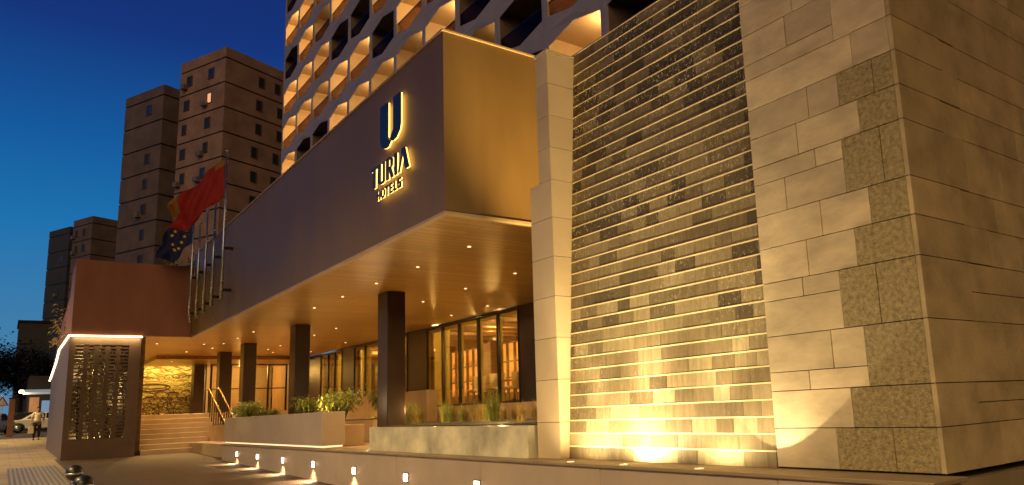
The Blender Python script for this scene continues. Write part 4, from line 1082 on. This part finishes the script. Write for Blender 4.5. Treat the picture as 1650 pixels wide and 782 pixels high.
def make_car(label, loc, rz, paint, group):
    t = thing('parked_car', label, 'car', loc, rz, group)
    def B(mb, name, m, par, bevel=0):
        me = bpy.data.meshes.new(name); me.from_pydata(mb.v, [], mb.f)
        for q in (m if isinstance(m, list) else [m]): me.materials.append(q)
        me.polygons.foreach_set('material_index', mb.m); me.polygons.foreach_set('use_smooth', mb.sm); me.update()
        bm = bmesh.new(); bm.from_mesh(me); bmesh.ops.recalc_face_normals(bm, faces=bm.faces); bm.to_mesh(me); bm.free()
        o = bpy.data.objects.new(name, me); COL.objects.link(o); o.parent = par
        if bevel:
            b = o.modifiers.new('bevel', 'BEVEL'); b.width = bevel; b.segments = 3; b.limit_method = 'ANGLE'; b.angle_limit = R(30)
        return o
    low = [(-2.05, .32), (-2.08, .62), (-1.98, .82), (-1.15, .95), (1.55, .98), (1.98, .90), (2.06, .6), (2.02, .3), (1.72, .27), (1.66, .48), (1.5, .62), (1.28, .66), (1.06, .62), (.9, .48), (.84, .27), (-.92, .27), (-.98, .48), (-1.14, .62), (-1.36, .66), (-1.58, .62), (-1.74, .48), (-1.8, .3)]
    mb = MB(); mb.prism([(x, -.86, z) for x, z in low], (0, 1.72, 0)); B(mb, 'body', paint, t, .06)
    mb = MB()
    bot = [(-1.2, .94), (1.75, .96)]; top = [(-.45, 1.44), (1.25, 1.46)]
    pts = lambda q, y: [(x, y, z) for x, z in q]
    mb.v = pts(bot, -.80) + pts(bot, .80) + pts(top, -.60) + pts(top, .60)
    mb.f = [[0, 1, 3, 2], [4, 5, 7, 6], [4, 6, 2, 0] , [5, 1, 3, 7]]
    # cabin: side, side, front, rear, roof
    mb.f = [[0, 1, 5, 4], [2, 3, 7, 6], [0, 2, 6, 4], [1, 3, 7, 5], [4, 5, 7, 6]]; mb.m = [0] * 5; mb.sm = [False] * 5
    B(mb, 'cabin', paint, t, .05)
    mb = MB()
    for s in (-1, 1):
        y0, y1 = s * .812, s * .63
        def Q(a, b, zl, zh):
            def yy(z): return s * (.81 - (z - .95) / .5 * .2 + .012)
            return [(a[0], yy(zl), zl), (b[0], yy(zl), zl), (b[1], yy(zh), zh), (a[1], yy(zh), zh)]
        mb.poly(Q((-.88, -.38), (.18, .18), 1.0, 1.38)); mb.poly(Q((.26, .26), (1.46, 1.12), 1.0, 1.38))
    B(mb, 'side_window', M_BALCWIN, t)
    mb = MB(); mb.poly([(-1.13, -.68, 1.0), (-1.13, .68, 1.0), (-.56, .54, 1.39), (-.56, -.54, 1.39)]); o = B(mb, 'windscreen', M_BALCWIN, t)
    mb = MB(); mb.poly([(1.72, -.66, 1.0), (1.72, .66, 1.0), (1.35, .54, 1.38), (1.35, -.54, 1.38)]); B(mb, 'rear_window', M_BALCWIN, t)
    for x in (-1.36, 1.28):
        for y in (-.78, .78):
            mb = MB(); mb.lathe([(.2, -.1), (.30, -.1), (.325, -.06), (.325, .06), (.30, .1), (.2, .1)], (x, y, .325), 18, 0, 'y'); w = B(mb, 'wheel', M_TYRE, t)
            mb = MB(); mb.lathe([(.0, -.112), (.19, -.112), (.205, -.09), (.205, .09), (.19, .112), (0, .112)], (x, y, .325), 14, 0, 'y'); B(mb, 'rim', M_STEEL, w)
    for y in (-.62, .62):
        mb = MB(); mb.box(-2.10, -1.98, y - .17, y + .17, .64, .76); B(mb, 'headlight', M_HEADL, t, .02)
        mb = MB(); mb.box(1.98, 2.06, y - .15, y + .15, .70, .88); B(mb, 'tail_light', M_TAIL, t, .02)
    return t
M_TYRE = mat('tyre', (.015, .015, .015), .8); M_HEADL = mat('headlight', (.7, .7, .7), .1); M_TAIL = mat('tail_light', (.3, .01, .01), .2)
M_WHITE = mat('white_paint', (.62, .60, .56), .25, var=.03, coat=.6); M_SILV = mat('silver_paint', (.34, .34, .35), .28, metal=.6, var=.03, coat=.6); M_BLK = mat('dark_paint', (.03, .032, .04), .25, var=.03, coat=.6)
make_car('white hatchback parked side on behind the walking person', (2.35, 70, gz(70)), 0, M_WHITE, 'cars parked at the end of the sidewalk')
make_car('silver car parked behind the brown post left of the white hatchback', (-.9, 66.5, gz(66.5)), R(62), M_SILV, 'cars parked at the end of the sidewalk')
make_car('dark car with only its roof showing behind the white hatchback', (1.3, 74.0, gz(74.0)), R(8), M_BLK, 'cars parked at the end of the sidewalk')

# post and road sign
po = thing('brown_post', 'square rusty brown post at the end of the sidewalk beside the cars', 'post', (.45, 60, gz(60)))
mb = MB(); mb.box(.30, .62, 60, 60.3, gz(60), gz(60) + 2.35); mb.build('shaft', mat('rust_post', (.20, .085, .05), .7, var=.3), po, bevel=.02)
mb = MB(); mb.box(.27, .65, 59.97, 60.33, gz(60) + 2.352, gz(60) + 2.43); mb.build('cap', M_DARK, po, bevel=.01)
ts = thing('triangle_sign', 'pale triangular road sign at the left edge beyond the sidewalk', 'road sign', (-.05, 63, gz(63)))
mb = MB(); mb.tube([(-.05, 63.05, gz(63)), (-.05, 63.05, gz(63) + 2.6)], .035, 8); mb.build('post', M_STEEL, ts)
mb = MB(); mb.prism([(-.42, 63, gz(63) + 1.95), (.32, 63, gz(63) + 1.95), (-.05, 63, gz(63) + 2.6)], (0, .02, 0)); pn = mb.build('plate', mat('sign_red', (.35, .03, .03), .4), ts)
mb = MB(); mb.prism([(-.30, 62.985, gz(63) + 2.01), (.20, 62.985, gz(63) + 2.01), (-.05, 62.985, gz(63) + 2.46)], (0, .012, 0)); mb.build('panel', mat('sign_white', (.7, .7, .68), .4), pn)

# person walking towards the camera, carrying a bag
def skin(name, pts, edges, rad, m, parent, loc, sub=2):
    me = bpy.data.meshes.new(name); off = Vector(loc)
    me.from_pydata(pts, edges, []); me.materials.append(m)
    o = bpy.data.objects.new(name, me); COL.objects.link(o); o.parent = parent
    md = o.modifiers.new('skin', 'SKIN'); md.use_smooth_shade = True
    for i, r in enumerate(rad):
        v = me.skin_vertices[0].data[i]; v.radius = (r, r) if not isinstance(r, tuple) else r; v.use_root = (i == 0)
    sb_ = o.modifiers.new('sub', 'SUBSURF'); sb_.levels = sub; sb_.render_levels = sub
    return o
M_SKIN = mat('skin', (.34, .19, .12), .6, var=.05); M_SHIRT = mat('white_shirt', (.72, .68, .60), .8, var=.08, scale=6); M_TROU = mat('dark_trousers', (.012, .013, .02), .8); M_HAIR = mat('dark_hair', (.012, .008, .006), .7); M_SHOE = mat('dark_shoes', (.015, .012, .01), .5)
pe = thing('person', 'person in a white shirt and dark trousers walking along the sidewalk carrying a bag', 'person', (1.55, 51, gz(51)))
# body: pelvis root; both legs, torso, neck, head, arms, hands
bp_pts = [(0, 0, .93), (0, 0, 1.12), (0, -.01, 1.32), (0, -.01, 1.44), (0, -.015, 1.53), (0, -.03, 1.62), (0, -.02, 1.70),
          (-.10, 0, .88), (-.11, -.10, .50), (-.11, -.06, .09), (-.11, -.19, .035),
          (.10, 0, .88), (.11, .04, .50), (.11, .18, .12), (.115, .08, .035),
          (-.19, 0, 1.42), (-.25, .03, 1.16), (-.25, -.07, .93), (-.25, -.10, .84),
          (.19, 0, 1.42), (.26, -.02, 1.16), (.27, -.12, .95), (.27, -.15, .86)]
bp_e = [(0, 1), (1, 2), (2, 3), (3, 4), (4, 5), (5, 6), (0, 7), (7, 8), (8, 9), (9, 10), (0, 11), (11, 12), (12, 13), (13, 14), (3, 15), (15, 16), (16, 17), (17, 18), (3, 19), (19, 20), (20, 21), (21, 22)]
bp_r = [.14, .135, .15, .09, .055, .09, .07, .085, .058, .038, .03, .085, .058, .038, .03, .055, .043, .03, .028, .055, .043, .03, .028]
skin('body', bp_pts, bp_e, bp_r, M_SKIN, pe, pe.location)
skin('shirt', [(0, 0, .95), (0, 0, 1.12), (0, -.01, 1.32), (0, -.01, 1.45), (-.19, 0, 1.43), (-.255, .03, 1.18), (.19, 0, 1.43), (.262, -.02, 1.18)], [(0, 1), (1, 2), (2, 3), (3, 4), (4, 5), (3, 6), (6, 7)], [.165, .16, .17, .08, .075, .065, .075, .065], M_SHIRT, pe, pe.location)
skin('trousers', [(0, 0, .96), (-.10, 0, .86), (-.11, -.10, .50), (-.11, -.06, .10), (.10, 0, .86), (.11, .04, .50), (.11, .18, .13)], [(0, 1), (1, 2), (2, 3), (0, 4), (4, 5), (5, 6)], [.15, .105, .075, .06, .105, .075, .06], M_TROU, pe, pe.location)
skin('hair', [(0, .03, 1.66), (0, .01, 1.72), (0, -.05, 1.725)], [(0, 1), (1, 2)], [.08, .085, .06], M_HAIR, pe, pe.location)
for s, y0, y1, z in ((-.11, -.05, -.22, .05), (.113, .15, .02, .06)):
    skin('shoe', [(s, y0, z), (s, y1, z - .012)], [(0, 1)], [.055, .042], M_SHOE, pe, pe.location)
bgp = thing('shopping_bag', 'pale shopping bag hanging from the hand of the walking person', 'bag', (1.55 - .25, 51 - .12, gz(51) + .38))
mb = MB(); x, y, z = bgp.location
mb.prism([(x - .15, y - .05, z - .02), (x + .13, y - .05, z), (x + .11, y - .04, z + .36), (x - .12, y - .04, z + .36)], (0, .10, 0)); mb.build('sack', mat('bag_paper', (.6, .5, .38), .8), bgp, bevel=.02)
mb = MB(); mb.tube([(x - .06, y, z + .35), (x - .02, y, z + .47), (x + .02, y, z + .47), (x + .06, y, z + .35)], .008, 5); mb.build('handle', M_DARK, bgp)

# bollards
def bollard(label, x, y):
    z = gz(y)
    t = thing('bollard', label, 'bollard', (x, y, z), 0, 'black globe bollards')
    mb = MB(); mb.lathe([(.075, 0), (.075, .03), (.055, .05), (.05, .48)], (x, y, z), 16); mb.build('stem', M_DARK, t)
    mb = MB(); prof = []
    for i in range(15):
        a = -PI / 2 + PI * i / 14; prof.append((max(.004, .122 * math.cos(a)), .62 + .122 * math.sin(a)))
    mb.lathe(prof, (x, y, z), 24); mb.build('globe', mat('black_gloss', (.006, .006, .007), .38, var=.1, coat=.1), t)
    mb = MB(); mb.lathe([(.119, .598), (.1235, .600), (.1235, .622), (.119, .624)], (x, y, z), 24); mb.build('band', M_STEEL, t)
bollard('black globe bollard nearer the camera at the bottom edge', .91, 12.1)
bollard('black globe bollard just behind the one nearer the camera', .96, 14.4)

# ================================================================== RESTAURANT FURNITURE
def shelf(label, y0, y1, x=17.0):
    t = thing('display_shelf', label, 'shelf', (x, (y0 + y1) / 2, 1.82), 0, 'backlit display shelves')
    n = max(2, round((y1 - y0) / .58)); w = (y1 - y0) / n
    fr = MB(); gl = MB(); rg = random.Random(int(y0 * 10)); it = MB()
    for i in range(n + 1): fr.box(x - .12, x, y0 + i * w - .025, y0 + i * w + .025, 2.3, 4.45)
    for z in (2.3, 2.95, 3.62, 4.42): fr.box(x - .13, x, y0 + .026, y1 - .026, z - .025, z + .02)
    gl.box(x + .002, x + .02, y0, y1, 2.3, 4.45)
    fr.box(x - .36, x, y0, y1, 1.83, 2.27)
    for i in range(n):
        for z in (2.32, 2.97, 3.64):
            for q in range(rg.randint(0, 3)):
                yy = y0 + w * (i + .2 + .2 * q); it.lathe([(.035, 0), (.038, .16), (.014, .22), (.014, .28)], (x - .07, yy, z), 8)
    fr.build('frame', M_WOODW, t); gl.build('back_panel', M_NICHE, t); it.build('bottle', M_PANE, t)
shelf('backlit bottle shelf at the back of the dining room, nearer the camera', 24.6, 28.1)
shelf('backlit bottle shelf at the back of the dining room, farther away', 29.4, 33.8)
def chair0():
    t = thing('dining_chair', '', 'chair', (0, 0, 0), 0, 'cream dining chairs by the window')
    mb = MB(); mb.box(-.27, .27, -.27, .27, .42, .52); mb.build('seat', M_CREAM, t, bevel=.04)
    mb = MB()
    for i in range(8):
        a0 = R(200) + R(140) * i / 8; a1 = R(200) + R(140) * (i + 1) / 8
        P = lambda a, r, z: (r * math.cos(a), r * math.sin(a) + .03, z)
        n = len(mb.v)
        mb.prism([P(a0, .31, .46), P(a1, .31, .46), P(a1, .36, .98), P(a0, .36, .98)], (-.05 * math.cos((a0 + a1) / 2), -.05 * math.sin((a0 + a1) / 2), 0))
    mb.build('backrest', M_CREAM, t)
    for sx in (-1, 1):
        for sy in (-1, 1):
            mb = MB(); mb.tube([(sx * .2, sy * .2, .42), (sx * .25, sy * .25, 0)], [.02, .014], 6); mb.build('leg', M_DARK, t)
    return t
ch = chair0()
cs = ((12.75, 19.4, 2.0), (12.8, 20.5, 1.4), (12.75, 21.5, 1.9), (13.9, 19.6, -.9), (13.9, 20.9, -1.2), (13.0, 23.2, 1.6))
lamp('chair_fill', 'POINT', (13.3, 20.6, 3.1), 60, (1.0, .74, .34), .04)  # added bulb with no fixture, to brighten the cream chairs
labs = ('cream tub chair at the window pane closest to the stone column', 'cream tub chair second from the stone column at the windows', 'cream tub chair third from the stone column at the windows', 'cream tub chair across the nearest table from the windows', 'cream tub chair across the second table from the windows', 'cream tub chair by the curtained window')
for i, (x, y, a) in enumerate(cs):
    if i == 0: ch.location = (x, y, 1.82); ch.rotation_euler = (0, 0, a); ch['label'] = labs[0]
    else: dup(ch, (x, y, 1.82), a, labs[i])
def table(x, y, label):
    t = thing('dining_table', label, 'table', (x, y, 1.82), 0, 'dining tables')
    mb = MB(); mb.lathe([(.42, .71), (.45, .72), (.45, .75), (.42, .76)], (x, y, 1.82), 20); mb.build('tabletop', M_WOODW, t)
    mb = MB(); mb.lathe([(.24, 0), (.24, .02), (.04, .05), (.035, .71)], (x, y, 1.82), 12); mb.build('pedestal', M_DARK, t)
table(13.35, 19.9, 'round walnut table behind the window panes closest to the stone column'); table(13.35, 21.3, 'round walnut table behind the middle window panes'); table(13.6, 23.8, 'round walnut table behind the curtained window')
def curtain(y0, y1, label, x=12.16):
    mb = MB(); n = int((y1 - y0) / .03); pr = None
    for i in range(n + 1):
        y = y0 + (y1 - y0) * i / n; xx = x + .05 * math.sin(i * .9) + .015 * math.sin(i * 2.3)
        c = len(mb.v); mb.v += [(xx, y, 1.84), (xx, y, 4.52)]
        if pr is not None: mb.f.append([pr, c, c + 1, pr + 1]); mb.m.append(0); mb.sm.append(True)
        pr = c
    o = mb.build('curtain', M_CURT, None, fixn=False)
    tag(o, label, 'curtain', 'sheer curtains inside the restaurant windows')
curtain(23.6, 24.65, 'olive sheer curtain closing the pane beside the first bronze panel'); curtain(27.7, 29.4, 'olive sheer curtain behind the second run of windows'); curtain(30.7, 31.7, 'olive sheer curtain at the far end of the second run of windows')
curtain(33.4, 34.9, 'olive sheer curtain behind the farthest run of windows')

# ================================================================== STREET LAMPS (across the pavement and behind the viewpoint)
def street_lamp(x, y, label, e, arm=1.2):
    z = gz(y); t = thing('street_lamp', label, 'street lamp', (x, y, z), 0, 'street lamps along the kerb')
    mb = MB(); mb.tube([(x, y, z), (x, y, z + 3), (x, y, z + 7.6), (x + arm * .4, y, z + 8.0), (x + arm, y, z + 8.05)], [.09, .075, .05, .045, .04], 10); mb.build('pole', M_DARK, t)
    mb = MB(); mb.box(x + arm - .1, x + arm + .5, y - .13, y + .13, z + 8.0, z + 8.12); mb.build('lamp_head', M_DARK, t)
    mb = MB(); mb.box(x + arm - .05, x + arm + .45, y - .1, y + .1, z + 7.985, z + 7.999); mb.build('lens', emis('street_lens', (1, .68, .35), 15), t)
    lamp('street_lamp_light', 'SPOT', (x + arm + .2, y, z + 7.95), e, (1.0, .70, .29), .15, (0.12, 0, -1), 150, .8)
street_lamp(-6.5, -4.0, 'tall dark street lamp behind the viewpoint across the sidewalk', 9000)
street_lamp(-6.5, 5.0, 'tall dark street lamp added unseen opposite the water wall to light the planter', 2200)  # extra lamp out of view, added to brighten planter and low wall
street_lamp(-6.5, 14.0, 'tall dark street lamp across the sidewalk opposite the sign', 6500)
street_lamp(-6.5, 32.0, 'tall dark street lamp across the sidewalk opposite the canopy', 5200)
street_lamp(-7.0, 67.0, 'farthest tall dark street lamp, added out of view to light the parked cars', 9000)  # extra lamp out of view, put in to lift the dim cars
street_lamp(-5.5, 50.0, 'tall dark street lamp across the sidewalk at the end of the street', 6000)
